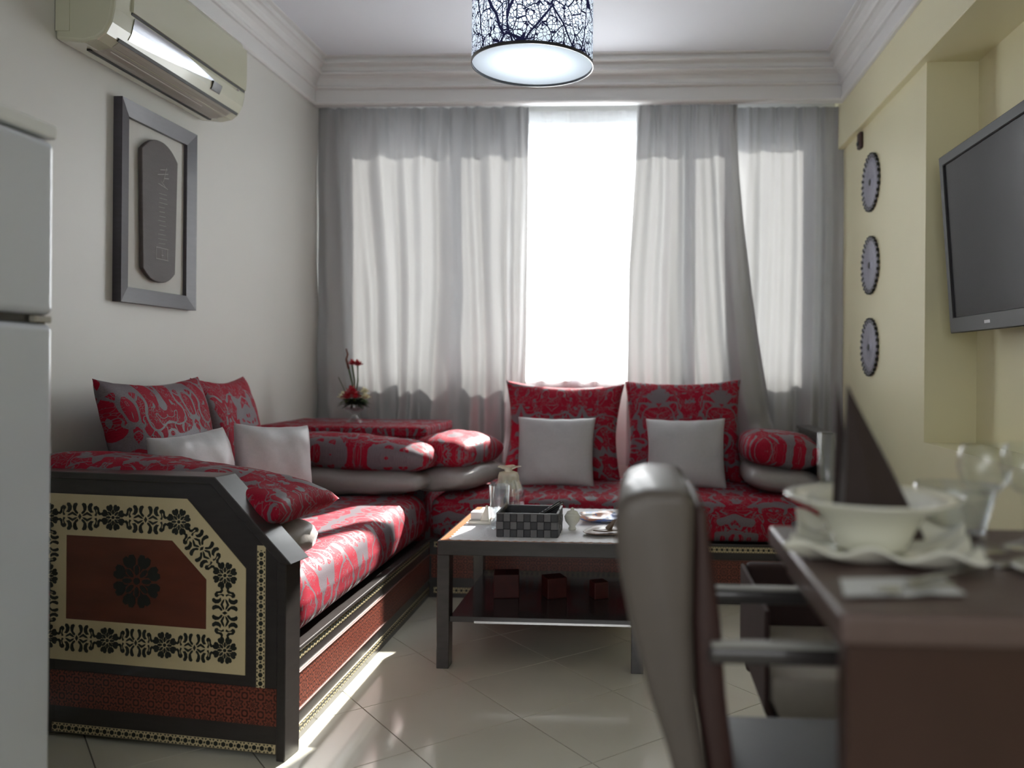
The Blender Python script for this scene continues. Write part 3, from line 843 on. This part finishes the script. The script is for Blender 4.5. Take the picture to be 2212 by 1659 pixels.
def leafdish(name, cx_, cy_, R, mat, label, seed, H=.014, lobes=5):
    r_ = root(name, label, 'dish', (cx_, cy_, TZ))
    def rip(a, i): return (.14*math.sin(a*lobes+seed)+.06*math.sin(a*3+seed*2))*(i in (2, 3, 4, 5))
    pr_ = [(.001, .0), (R*.45, 0), (R*.85, H*.6), (R, H), (R*.985, H+.0015), (R*.83, H*.6+.002), (R*.45, .0025), (.001, .0025)]
    link('bowl', lathe(pr_, 48, (cx_, cy_, TZ), ripple=rip), mat, r_, smooth=True)
    return r_
leafdish('painted_dish', -.130, 3.03, .088, m_dish, 'orange and blue painted wavy dish on the lace runner', 1.0, .02)
ld = leafdish('leaf_dish', -.105, 2.80, .078, m_bronze, 'brown leaf-shaped dish at the front of the lace runner', 2.2, .012, 3)
link('folded_leaf', extrude([(-.150, 2.79), (-.090, 2.83), (-.060, 2.80), (-.11, 2.775)], .004, .001, plane='xy', at=TZ+.010), m_bronze, ld)
link('stalk', tube([(-.10, 2.81, TZ+.012), (-.085, 2.81, TZ+.034), (-.075, 2.815, TZ+.045)], .012, 8, .3), m_bronze, ld)
# square candles on the shelf
for x, y, s2, h2, lab in ((-.462, 2.93, .044, .082, 'widest dark red square candle on the lower shelf'), (-.293, 2.93, .036, .071, 'middle-sized dark red square candle on the lower shelf'), (-.135, 2.93, .027, .058, 'smallest dark red square candle on the lower shelf')):
    r_ = root('square_candle', lab, 'candle', (x, y, .166), math.radians(25 if s2 < .04 else 8), world=False)
    link('wax', box(-s2, s2, -s2, s2, 0, h2, .003, 2), m_candle, r_)
    link('wick', tube([(0, 0, h2-.002), (.001, 0, h2+.005)], .0012, 6), m_blackp, r_)

# ------------------------------------------------------------------ flower arrangement
vx, vy, vz = -1.36, 3.93, .70
fa = root('flower_arrangement', 'red and white roses in a footed glass bowl on the red corner chest', 'flowers', (vx, vy, vz))
link('glass_bowl', lathe([(.001, 0), (.042, 0), (.040, .004), (.020, .018), (.012, .035), (.014, .045), (.045, .062), (.055, .085), (.052, .085), (.042, .066), (.001, .052)], 36, (vx, vy, vz)), m_glass, fa, smooth=True)
rg = random.Random(4)
def leafmesh(c, R, n, size, seed):
    r2 = random.Random(seed); v, f = [], []
    for k in range(n):
        a = r2.uniform(0, 2*PI); e = r2.uniform(-.15, 1.2)
        d = Vector((math.cos(a)*math.cos(e), math.sin(a)*math.cos(e), math.sin(e)*.6))
        p = Vector(c) + d*R*r2.uniform(.3, .8); s2 = d.cross(Vector((0, 0, 1))).normalized(); L = size*r2.uniform(.7, 1.3)
        tip = p + d*L + Vector((0, 0, -L*.3)); b = len(v)
        v += [p, p+d*L*.45+s2*L*.22, tip, p+d*L*.45-s2*L*.22, p+d*L*.5+Vector((0, 0, L*.06))]
        f += [(b, b+1, b+4), (b+1, b+2, b+4), (b+2, b+3, b+4), (b+3, b, b+4)]
    return mesh('leaves', v, f)
o = link('foliage', leafmesh((vx, vy, vz+.085), .045, 150, .040, 1), m_leafd, fa); o['kind'] = 'stuff'
o = link('light_foliage', leafmesh((vx, vy, vz+.10), .06, 50, .040, 2), m_leaf, fa); o['kind'] = 'stuff'
def rose(c, R, seed, tilt=(0, 0, 1)):
    r2 = random.Random(seed); bm = bmesh.new(); up = Vector(tilt).normalized()
    bmesh.ops.create_uvsphere(bm, u_segments=10, v_segments=8, radius=R*.42, matrix=Matrix.Translation(Vector(c)))
    for ring, (rad, n, h) in enumerate(((.45, 3, .35), (.65, 4, .2), (.9, 5, .0))):
        for k in range(n):
            a0 = 2*PI*k/n + ring*.6 + r2.uniform(-.1, .1); pts = []
            for i in range(5):
                for jj in range(4):
                    aa = a0 + (i-2)*.30; t = jj/3
                    rr = R*rad*(.45+.75*t**.7 if ring else .5+.35*t); zz = R*(-.45 + t*(1.0+h) - (.25*t*t*ring) - .08*(abs(i-2)**2)*t)
                    pts.append(bm.verts.new(Vector(c)+Vector((rr*math.cos(aa), rr*math.sin(aa), zz))))
            for i in range(4):
                for jj in range(3): bm.faces.new((pts[i*4+jj], pts[(i+1)*4+jj], pts[(i+1)*4+jj+1], pts[i*4+jj+1]))
    me = bpy.data.meshes.new('rose'); bm.to_mesh(me); bm.free(); return me
for c, R, sd in (((vx, vy-.045, vz+.150), .032, 1), ((vx-.020, vy-.05, vz+.128), .026, 2), ((vx+.020, vy-.05, vz+.130), .026, 3), ((vx-.014, vy, vz+.285), .021, 4), ((vx+.010, vy+.01, vz+.282), .023, 5)):
    link('red_rose', rose(c, R, sd), m_rose, fa, smooth=True)
for c, R, sd in (((vx+.058, vy-.02, vz+.125), .026, 6), ((vx-.052, vy-.01, vz+.125), .028, 7), ((vx+.040, vy+.02, vz+.150), .022, 8), ((vx-.03, vy+.03, vz+.150), .022, 9)):
    link('white_rose', rose(c, R, sd), m_petal, fa, smooth=True)
for p0, p1 in (((vx, vy, vz+.12), (vx-.014, vy, vz+.275)), ((vx+.005, vy, vz+.12), (vx+.010, vy+.01, vz+.272)), ((vx-.004, vy, vz+.10), (vx-.030, vy, vz+.255))):
    mid = [(a+b)/2+.004 for a, b in zip(p0, p1)]
    link('stem', tube([p0, mid, p1], .0040, 8), m_leaf, fa, smooth=True)
link('twig', tube([(vx-.030, vy, vz+.255), (vx-.043, vy, vz+.30), (vx-.036, vy, vz+.325), (vx-.044, vy, vz+.352)], .006, 8, .6), m_twig, fa, smooth=True)
link('grass_blade', tube([(vx-.045, vy, vz+.14), (vx-.065, vy, vz+.185), (vx-.080, vy, vz+.215)], .0016, 6), m_leaf, fa)

# ------------------------------------------------------------------ refrigerator
fr = root('refrigerator', 'white two-door refrigerator standing by the near end of the bench', 'refrigerator', (-1.4, 1.2, 0))
fy0, fy1, fx = .88, 1.515, -1.10
link('cabinet', box(XL+.03, fx-.05, fy0, fy1-.004, .04, 1.395, .006, 2), m_white, fr)
link('freezer_door', box(fx-.047, fx, fy0, fy1, 1.066, 1.392, .014, 5), m_white, fr)
link('lower_door', box(fx-.047, fx, fy0, fy1, .06, 1.050, .014, 5), m_white, fr)
link('top_cover', box(XL+.02, fx+.002, fy0-.003, fy1+.003, 1.396, 1.425, .006, 2), m_whitetrim, fr)
link('door_gap', box(fx-.04, fx-.012, fy0+.01, fy1-.01, 1.0505, 1.0655), m_blackp, fr)
link('hinge', box(fx-.03, fx-.001, fy1-.05, fy1-.006, 1.052, 1.064, .002, 1), m_acdk, fr)
for y in (fy0+.05, fy1-.09):
    for x in (XL+.08, fx-.09): link('foot', box(x, x+.03, y, y+.03, 0, .04), m_blackp, fr)

# ------------------------------------------------------------------ air conditioner
ac = root('air_conditioner', 'ivory split air conditioner high on the grey-white wall above the frame', 'air conditioner', (XL, 2.77, 1.92))
AY0, AY1 = 2.36, 3.18
def acp(pts): return [(XL+a, b) for a, b in pts]
body = acp([(0, 1.926), (.085, 1.918), (.125, 1.926), (.150, 1.945), (.168, 1.978), (.176, 2.02), (.180, 2.08), (.178, 2.19), (.165, 2.225), (.13, 2.240), (0, 2.242)])
link('body', extrude(body, AY1-AY0, .010, 3, at=AY0), m_ac, ac, smooth=False)
# louver: a curved strip over the lower front
def strip(p0, p1, p2, y0, y1, th, mat, name, inset=0):
    out, inn = [], []
    for k in range(7):
        t = k/6; x = (1-t)**2*p0[0]+2*t*(1-t)*p1[0]+t*t*p2[0]; z = (1-t)**2*p0[1]+2*t*(1-t)*p1[1]+t*t*p2[1]
        dx = 2*(1-t)*(p1[0]-p0[0])+2*t*(p2[0]-p1[0]); dz = 2*(1-t)*(p1[1]-p0[1])+2*t*(p2[1]-p1[1]); L = math.hypot(dx, dz)
        out.append((XL+x+dz/L*th, z-dx/L*th)); inn.append((XL+x-dz/L*.004, z+dx/L*.004))
    return link(name, extrude(out+inn[::-1], y1-y0, .0006, 1, at=y0), mat, ac)
strip((.066, 1.9205), (.125, 1.920), (.149, 1.945), AY0+.07, AY1-.06, .0030, m_acdk, 'louver')
strip((.055, 1.9195), (.060, 1.9195), (.066, 1.9200), AY0+.060, AY1-.050, .0050, m_plated, 'louver_gap')
strip((.148, 1.942), (.151, 1.946), (.154, 1.951), AY0+.060, AY1-.02, .0042, m_plated, 'louver_gap')
strip((.106, 1.924), (.108, 1.9245), (.110, 1.925), AY0+.09, AY1-.20, .0040, m_mat, 'louver_rib')
# tapering chrome inlay that follows the curve of the lower front
v, f = [], []
nn = 26
for k in range(nn+1):
    t = k/nn; y = AY0+.10+(AY1-.24-AY0-.10)*t
    wtop = 2.026 - .022*max(0, t-.55)/.45; wbot = 1.958 + .040*t**1.3
    for jj in range(7):
        z = wbot+(wtop-wbot)*jj/6
        pr_ = [(1.945, .150), (1.978, .168), (2.02, .176), (2.08, .180)]
        xx = .176
        for (za, xa_), (zb_, xb_) in zip(pr_, pr_[1:]):
            if za <= z <= zb_: xx = xa_+(xb_-xa_)*(z-za)/(zb_-za)
        v.append((XL+xx+.0025, y, z))
for k in range(nn):
    for jj in range(6): a = k*7+jj; f.append((a, a+7, a+8, a+1))
ob = mesh('chrome', v, f)
link('chrome_band', ob, m_chrome, ac, smooth=True)
strip((.163, 1.970), (.170, 1.983), (.174, 2.000), AY1-.245, AY1-.185, .0050, m_blackp, 'display')
strip((.1775, 2.038), (.183, 2.10), (.180, 2.195), AY0+.085, AY1-.012, .0065, m_ac, 'front_panel')
strip((.1765, 2.030), (.177, 2.034), (.1775, 2.038), AY0+.085, AY1-.012, .0015, m_plated, 'panel_gap')
link('side_plate', box(XL+.002, XL+.045, AY0-.003, AY0+.002, 1.95, 2.23, .001, 1), m_ac, ac)
link('badge', box(XL+.012, XL+.038, AY0-.0045, AY0-.0025, 2.06, 2.10), m_acdk, ac)
link('small_mark', box(XL+.1775, XL+.1795, AY1-.075, AY1-.06, 2.020, 2.026), m_silver, ac)

# ------------------------------------------------------------------ framed wooden writing tablet
ff = root('picture_frame', 'grey-brown frame holding an arched wooden writing tablet under the air conditioner', 'picture frame', (XL, 2.87, 1.5))
f0, f1, g0, g1, fw = 2.635, 3.097, 1.178, 1.848, .052
FM = LF((XL, f0, 0), PI/2)
Wf = f1-f0
def rail(pts):
    """bevelled frame rail: outer edge proud, sloping in"""
    (a, b, c, d) = pts
    v = [(a[0], 0, a[1]), (b[0], 0, b[1]), (c[0], 0, c[1]), (d[0], 0, d[1]),
         (a[0], -.030, a[1]), (b[0], -.030, b[1]), (c[0], -.020, c[1]), (d[0], -.020, d[1])]
    return mesh('rail', v, [(0, 1, 2, 3), (7, 6, 5, 4), (0, 4, 5, 1), (1, 5, 6, 2), (2, 6, 7, 3), (3, 7, 4, 0)])
O4 = [(0, g0), (Wf, g0), (Wf, g1), (0, g1)]; I4 = [(fw, g0+fw), (Wf-fw, g0+fw), (Wf-fw, g1-fw), (fw, g1-fw)]
for i in range(4):
    k = (i+1) % 4
    child('frame_rail', rail((O4[i], O4[k], I4[k], I4[i])), m_frame, ff, FM)
child('mat_board', box(fw-.004, Wf-fw+.004, -.006, -.001, g0+fw-.004, g1-fw+.004), m_mat, ff, FM)
tb = []
tx_a, tx_b, tz_a, tz_b = .118, .340, 1.262, 1.762
n = 14
for k in range(n+1):
    t = k/n; tb.append((tx_b + (tx_a-tx_b)*t, tz_b - .052*abs(2*t-1)**2.2))
for k in range(n+1):
    t = k/n; tb.append((tx_a+.012 + (tx_b-tx_a-.024)*t, tz_a + .040*abs(2*t-1)**2.4))
tab = child('tablet', extrude(tb, .014, .003, 2, at=-.024), m_slate, ff, FM)
marks = []
def bar(x0, z0, x1, z1, w_=.0022):
    d = Vector((x1-x0, z1-z0)).normalized(); n_ = Vector((-d.y, d.x))*w_/2
    marks.append([(x0+n_.x, z0+n_.y), (x0-n_.x, z0-n_.y), (x1-n_.x, z1-n_.y), (x1+n_.x, z1+n_.y)])
for a in ((.205, 1.345, .280, 1.345), (.205, 1.385, .280, 1.385), (.205, 1.345, .205, 1.385), (.275, 1.345, .275, 1.385), (.240, 1.350, .240, 1.378), (.235, 1.36, .250, 1.36),
          (.21, 1.64, .275, 1.655), (.225, 1.66, .27, 1.67), (.235, 1.62, .265, 1.60), (.265, 1.675, .245, 1.62), (.215, 1.610, .275, 1.600), (.25, 1.635, .28, 1.64)): bar(*a)
rm = random.Random(9)
for k in range(12): 
    z = 1.40+k*.016; bar(.215+rm.uniform(0, .01), z, .262+rm.uniform(-.01, .012), z+.002, .0012)
child('inscription', flat_pieces(marks, .0012), m_slate_l, tab, FM @ Matrix.Translation((0, -.0238, 0)))

# ------------------------------------------------------------------ wall plates, hook
def plate(y, z, label):
    r_ = root('wall_plate', label, 'plate', (XP, y, z), group='round pewter plates on the yellow wall')
    R = .130
    link('dish', lathe([(.001, -.008), (.018, -.011), (.022, -.005), (.05, -.007), (.055, -.004), (.085, -.010), (.100, -.009), (.104, -.006), (R-.004, -.012), (R, -.009), (R-.004, -.003), (.05, 0), (.001, 0)], 64, (XP, y, z), axis='x'), m_plateg, r_, smooth=True)
    link('hub', lathe([(.001, -.014), (.012, -.0135), (.016, -.011), (.016, -.006)], 24, (XP, y, z), axis='x'), m_plated, r_, smooth=True)
    bm = bmesh.new()
    for k in range(28):
        a = 2*PI*k/28; da = PI/28*.9
        vs = []
        for r2, aa, xo in ((.112, a-da/2, -.0095), (.112, a+da/2, -.0095), (R+.004, a+da/2, -.0140), (R+.004, a-da/2, -.0140)):
            vs.append((XP+xo, y+r2*math.cos(aa), z+r2*math.sin(aa)))
        A = [bm.verts.new(v) for v in vs]; B = [bm.verts.new((v[0]+.013, v[1], v[2])) for v in vs]
        bm.faces.new(A)
        for i in range(4): bm.faces.new((A[i], B[i], B[(i+1) % 4], A[(i+1) % 4]))
    o = link('rim_blocks', frombm(bm), m_plated, r_); o['kind'] = 'stuff'
plate(3.88, 1.830, 'topmost round pewter plate with dark notched rim on the yellow wall')
plate(3.88, 1.450, 'middle round pewter plate with dark notched rim on the yellow wall')
plate(3.88, 1.075, 'lowest round pewter plate with dark notched rim on the yellow wall')
r_ = root('wall_sensor', 'small dark oblong bell push on the yellow wall above the plates', 'sensor', (XP, 4.06, 2.07))
link('cover', box(XP-.018, XP, 4.035, 4.09, 2.030, 2.110, .008, 3), m_chaird, r_)
link('button', box(XP-.024, XP-.017, 4.052, 4.074, 2.045, 2.065, .003, 2), m_blackp, r_)

# ------------------------------------------------------------------ television
tv = root('television', 'black flat television hung in the yellow wall niche', 'television', (XN, 2.6, 1.4))
TVM = Matrix.Translation((1.100, 3.05, 1.42)) @ Matrix.Rotation(-PI/2, 4, 'Z') @ Matrix.Rotation(math.radians(4.3), 4, 'X')
# local x runs towards the camera (-Y), -y local faces the room (-X)
tw, th = 1.06, .315
child('housing', box(0, tw, 0, .045, -th, th, .012, 3), m_tvf, tv, TVM)
child('bezel', extrude([(-.0, -th), (tw, -th), (tw, th), (0, th)], .012, .003, 1, at=-.010, hole=[(.035, -th+.055), (tw-.035, -th+.055), (tw-.035, th-.035), (.035, th-.035)]), m_tvf, tv, TVM)
child('screen', box(.034, tw-.034, -.0035, 0, -th+.054, th-.034), m_screen, tv, TVM)
child('badge', box(.30, .345, -.0112, -.0098, -th+.022, -th+.032), m_chrome, tv, TVM)
child('wall_bracket', box(.40, .62, .045, .130, -.12, .12, .004, 1), m_blackp, tv, TVM)

# ------------------------------------------------------------------ pendant lamp
LX, LY, LZ, LR = -.361, 2.75, 1.972, .200
lp = root('pendant_lamp', 'drum pendant lamp with black branch print, lit, above the coffee table', 'lamp', (LX, LY, ZC))
v, f, uv = [], [], []
n = 96; hts = [LZ, LZ+.10, LZ+.20, LZ+.30]
for k in range(n+1):
    a = 2*PI*k/n
    for h in hts: v.append((LX+LR*math.cos(a), LY+LR*math.sin(a), h)); uv.append((a*LR, h))
for k in range(n):
    for i in range(3): f.append((k*4+i, (k+1)*4+i, (k+1)*4+i+1, k*4+i+1))
link('shade', mesh('shade', v, f, uv), m_shade, lp, smooth=True)
for z, hgt in ((LZ-.002, .010), (LZ+.292, .010)):
    link('rim', lathe([(LR-.001, z), (LR+.0025, z), (LR+.0025, z+hgt), (LR-.001, z+hgt)], 96, (LX, LY, 0), closed=True), m_blackp, lp, smooth=False)
# satin glass diffuser closing the shade just above its lower rim
m_diff = cloth_translucent('diffuser', (.85, .90, .93), (.88, .94, .98), .7)
link('diffuser', lathe([(.001, LZ+.012), (LR*.5, LZ+.010), (LR-.002, LZ+.006)], 64, (LX, LY, 0)), m_diff, lp, smooth=True)
link('bulb', lathe([(.001, LZ+.085), (.018, LZ+.088), (.030, LZ+.105), (.030, LZ+.125), (.014, LZ+.155), (.013, LZ+.175), (.001, LZ+.176)], 24, (LX, LY, 0)), m_bulb, lp, smooth=True)
link('socket', lathe([(.001, LZ+.175), (.018, LZ+.176), (.018, LZ+.225), (.001, LZ+.228)], 20, (LX, LY, 0)), m_whitetrim, lp)
for k in range(3):
    a = 2*PI*k/3
    link('spoke', tube([(LX+.015*math.cos(a), LY+.015*math.sin(a), LZ+.222), (LX+(LR-.001)*math.cos(a), LY+(LR-.001)*math.sin(a), LZ+.295)], .0015, 6), m_chrome, lp)
link('cord', tube([(LX, LY, LZ+.226), (LX, LY, ZC-.03)], .003, 8), m_whitetrim, lp)
link('ceiling_rose', lathe([(.001, ZC-.035), (.045, ZC-.030), (.055, ZC), (.001, ZC)], 32, (LX, LY, 0)), m_whitetrim, lp, smooth=False)

# ------------------------------------------------------------------ dining table
dt = root('dining_table', 'brown wooden dining table with solid panel legs, laid for a meal', 'table', (.6, 1.0, 0))
dx0, dx1, dy0, dy1, dz = .190, 1.00, .790, 1.225, .750
link('table_top', box(dx0, dx1, dy0, dy1, dz-.030, dz, .006, 3), m_dtable_t, dt)
link('panel_leg', box(dx0+.012, dx0+.40, dy0+.025, dy0+.062, 0, dz-.030, .002, 1), m_dtable, dt)
link('panel_leg', box(dx0+.25, dx1-.02, dy1-.07, dy1-.035, 0, dz-.030, .002, 1), m_dtable, dt)
link('apron', box(dx0+.02, dx1-.02, dy0+.07, dy1-.04, dz-.060, dz-.030), m_dtable, dt)

# near chair: two-tone upholstered armchair facing the table
cc = root('dining_armchair', 'taupe and dark brown leather armchair pulled up to the dining table', 'chair', (.2, 1.13, 0))
cy0, cy1 = .985, 1.265
outer = [(-.030, .800), (-.018, .825), (.010, .834), (.055, .834), (.068, .822), (.067, .76), (.066, .675), (.071, .585), (.080, .53), (.095, .44), (.10, .40), (.075, .40), (.055, .46), (.035, .53), (.015, .590), (-.009, .675), (-.022, .740)]
inner = [(.069, .815), (.082, .810), (.088, .76), (.100, .675), (.107, .585), (.114, .53), (.125, .44), (.128, .40), (.102, .40), (.097, .44), (.082, .53), (.073, .585), (.068, .675), (.069, .76)]
link('backrest_shell', extrude(outer, cy1-cy0, .014, 4, at=cy0), m_chairc, cc, smooth=True)
link('backrest_pad', extrude(inner, cy1-cy0-.03, .006, 2, at=cy0+.015), m_chaird, cc, smooth=True)
link('seat', box(.11, .43, cy0+.01, cy1-.02, .40, .468, .018, 4), m_seatg, cc, smooth=True)
for y in (cy0+.004, cy1-.024):
    a = link('armrest', box(.085, .40, y, y+.020, .628, .648, .006, 3), m_armr, cc)
    link('arm_highlight', box(.088, .30, y+.001, y+.019, .6478, .6535, .002, 2), m_armhigh, cc)  # added pale strip, stands in for the highlight on the bar's top
    link('arm_post', box(.375, .398, y+.002, y+.018, .40, .628, .004, 2), m_armr, cc)
for x in (.10, .40):
    for y in (cy0+.02, cy1-.05): link('leg', box(x, x+.028, y, y+.028, 0, .402, .004, 1), m_chaird, cc)

# far chair beyond the table
c2 = root('tub_chair', 'grey-seated brown tub chair on a pedestal beyond the dining table', 'chair', (.36, 1.56, 0))
link('seat', extrude([(.225, .455), (.225, .415), (.245, .375), (.275, .350), (.50, .350), (.50, .455)],   .30, .010, 3, at=1.42), m_seat2, c2, smooth=True)
link('shell', extrude([(.215, .57), (.215, .40), (.232, .362), (.268, .330), (.53, .330), (.53, .349), (.274, .349), (.243, .373), (.2235, .414), (.2235, .57)], .34, .002, 1, at=1.415), m_shell, c2)
link('backrest', box(.225, .52, 1.725, 1.76, .35, .575, .010, 3), m_shell, c2)
link('pedestal', lathe([(.001, .0), (.14, 0), (.14, .015), (.045, .035), (.035, .10), (.040, .30), (.08, .329), (.001, .329)], 32, (.37, 1.57, 0)), m_chaird, c2, smooth=True)

# ------------------------------------------------------------------ things on the dining table
D = dz
# square plate with wavy turned-up corners
pl = root('square_plate', 'cream square plate with curled wavy rim under the soup bowl', 'plate', (.295, 1.05, D))
def sqplate(cx_, cy_, R, H, rot, n=40, th=.004):
    v, f = [], []
    for side_ in (1, 0):
        for i in range(n+1):
            for j_ in range(n+1):
                u = -1+2*i/n; w_ = -1+2*j_/n
                m_ = max(abs(u), abs(w_)); e = max(0, (m_-.55)/.45)
                x = u*R*(1-.07*(1-w_*w_)*abs(u)); y = w_*R*(1-.07*(1-u*u)*abs(w_))
                z = H*e**1.8*(.75+.25*(u*w_)**2*1.0) + .006*e*math.sin((u-w_)*9) 
                a = rot; X = x*math.cos(a)-y*math.sin(a); Y = x*math.sin(a)+y*math.cos(a)
                v.append((cx_+X, cy_+Y, D+.001+z+(th if side_ else 0)))
    N = (n+1)**2
    for i in range(n):
        for j_ in range(n):
            a = i*(n+1)+j_; q_ = (a, a+n+1, a+n+2, a+1); f.append(q_); f.append(tuple(x+N for x in q_[::-1]))
    for k in range(n):
        for a, b in (((k)*(n+1), (k+1)*(n+1)), (k+1, k), ((k+1)*(n+1)+n, k*(n+1)+n), (n*(n+1)+k, n*(n+1)+k+1)):
            f.append((a, b, b+N, a+N))
    bm = bmesh.new(); me = mesh('sq', v, f); bm.from_mesh(me); return frombm(bm)
link('plate_body', sqplate(.302, 1.055, .110, .022, math.radians(-14)), m_ceramic, pl, smooth=True)
bw = root('soup_bowl', 'wide-rimmed cream soup bowl holding the folded brown napkin', 'bowl', (.292, 1.06, D+.008))
link('bowl_body', lathe([(.001, .0), (.040, .0), (.046, .004), (.052, .022), (.066, .046), (.104, .062), (.106, .065), (.102, .066), (.064, .050), (.048, .026), (.040, .008), (.001, .007)], 56, (.290, 1.055, D+.007)), m_ceramic, bw, smooth=True)
# folded napkin: a tall cone with open back fold
nk = root('folded_napkin', 'dark brown cloth napkin folded to a tall point standing in the soup bowl', 'napkin', (.295, 1.06, D+.02))
def napk():
    base = [(-.050, -.028), (-.01, -.040), (.052, -.022), (.060, .002), (.040, .030), (-.01, .036), (-.048, .022)]
    v, f = [], []
    m_ = 9
    for k in range(m_+1):
        t = k/m_
        for (x, y) in base:
            # right side falls away convexly, left side stays upright
            s_ = (1-t)**(1.12 if x > 0 else .95)
            v.append((.298 + x*s_ - .038*t + .004*math.sin(t*3), 1.06 + y*s_, D+.020 + .190*t))
    nb = len(base)
    for k in range(m_):
        for i in range(nb): f.append((k*nb+i, k*nb+(i+1) % nb, (k+1)*nb+(i+1) % nb, (k+1)*nb+i))
    f.append(tuple(range(nb))[::-1])
    bm = bmesh.new(); me = mesh('n', v, f); bm.from_mesh(me); bmesh.ops.remove_doubles(bm, verts=bm.verts[:], dist=1e-5); return frombm(bm)
link('cone', napk(), m_napb, nk)
link('fold_flap', extrude([(.247, D+.030), (.262, D+.030), (.261, D+.150), (.252, D+.213)], .003, at=1.075), m_napb, nk)
# wine glass
def wineglass(x, y, label, s_=1.0):
    r_ = root('wine_glass', label, 'glass', (x, y, D))
    P = [(.001, .003), (.028, .001), (.030, .002), (.006, .008), (.0032, .018), (.003, .055), (.006, .062), (.004, .066), (.016, .072), (.029, .088), (.033, .104), (.031, .122), (.027, .134), (.0258, .134), (.0298, .122), (.0318, .104), (.028, .089), (.015, .074), (.001, .070)]
    link('goblet', lathe([(a*s_, b*s_) for a, b in P], 40, (x, y, D)), m_wine, r_, smooth=True)
wineglass(.440, 1.085, 'wine glass with round bowl beside the soup bowl')
wineglass(.500, 1.10, 'wine glass cut off by the edge of the photograph')
r_ = root('tumbler', 'slender straight drinking glass behind the folded napkin', 'glass', (.268, 1.190, D))
link('glass', lathe([(.001, 0), (.012, 0), (.0125, .137), (.0115, .137), (.011, .006), (.001, .005)], 28, (.268, 1.195, D)), m_glass, r_, smooth=True)
r_ = root('glass_bowl', 'shallow clear glass bowl at the far side of the dining table', 'bowl', (.440, 1.165, D))
link('bowl_body', lathe([(.001, .0), (.030, .0), (.036, .006), (.048, .050), (.056, .072), (.054, .072), (.046, .052), (.033, .009), (.001, .004)], 40, (.435, 1.165, D)), m_glass, r_, smooth=True)
# paper placemat with cutlery and a small knife
r_ = root('paper_mat', 'white crumpled paper napkin under the cutlery at the table edge', 'napkin', (.26, .88, D))
v, f = [], []
for i in range(21):
    for j_ in range(9):
        u, w_ = i/20, j_/8
        v.append((.205+.125*u+.012*w_*(1-u), .838+.070*w_+.016*u, D+.0015+.0045*(.5+.5*mnoise.noise(Vector((u*5, w_*4, 2))))))
for i in range(20):
    for j_ in range(8): a = i*9+j_; f.append((a, a+9, a+10, a+1))
o = link('sheet', mesh('p', v, f), m_paper, r_, smooth=True)
def cutlery(name, label, p0, p1, kind_):
    p0, p1 = Vector(p0), Vector(p1); d = p1-p0; L = d.length; a = math.atan2(d.y, d.x)
    r_ = root(name, label, 'cutlery', tuple(p0), a, world=False)
    link('handle', box(0, L*.62, -.0045, .0045, 0, .003, .001, 2), m_silver, r_)
    if kind_ == 'knife': link('blade', extrude([(L*.62, -.005), (L*.96, -.006), (L, .0), (L*.95, .005), (L*.62, .004)], .0016, plane='xy', at=.0006), m_silver, r_)
    else:
        link('bowl', extrude(ell(L*.84, 0, L*.17, .010, 0, 16), .003, .001, 1, plane='xy', at=0), m_silver, r_)
cutlery('table_knife', 'steel table knife lying over the paper napkin', (.280, .880, D+.006), (.405, .975, D+.008), 'knife')
cutlery('table_spoon', 'steel spoon lying on the paper napkin', (.330, .890, D+.004), (.240, .852, D+.010), 'spoon')
cutlery('serving_spoon', 'steel serving spoon at the edge of the photograph beside the plate', (.50, 1.00, D+.002), (.405, .985, D+.004), 'spoon')
# second place setting, mostly out of the photograph
r_ = root('side_plate', 'white round plate cut off by the edge of the photograph', 'plate', (.475, .96, D))
link('plate_body', lathe([(.001, 0), (.035, 0), (.055, .008), (.056, .010), (.034, .004), (.001, .004)], 36, (.478, .955, D)), m_ceramic, r_, smooth=True)
r_ = root('folded_napkin', 'dark napkin lying on the far side of the table by the frame edge', 'napkin', (.58, 1.17, D))
link('cone', extrude([(.535, D+.0), (.66, D+.0), (.66, D+.09), (.60, D+.072), (.55, D+.062)], .05, .004, 1, at=1.14), m_napb, r_)
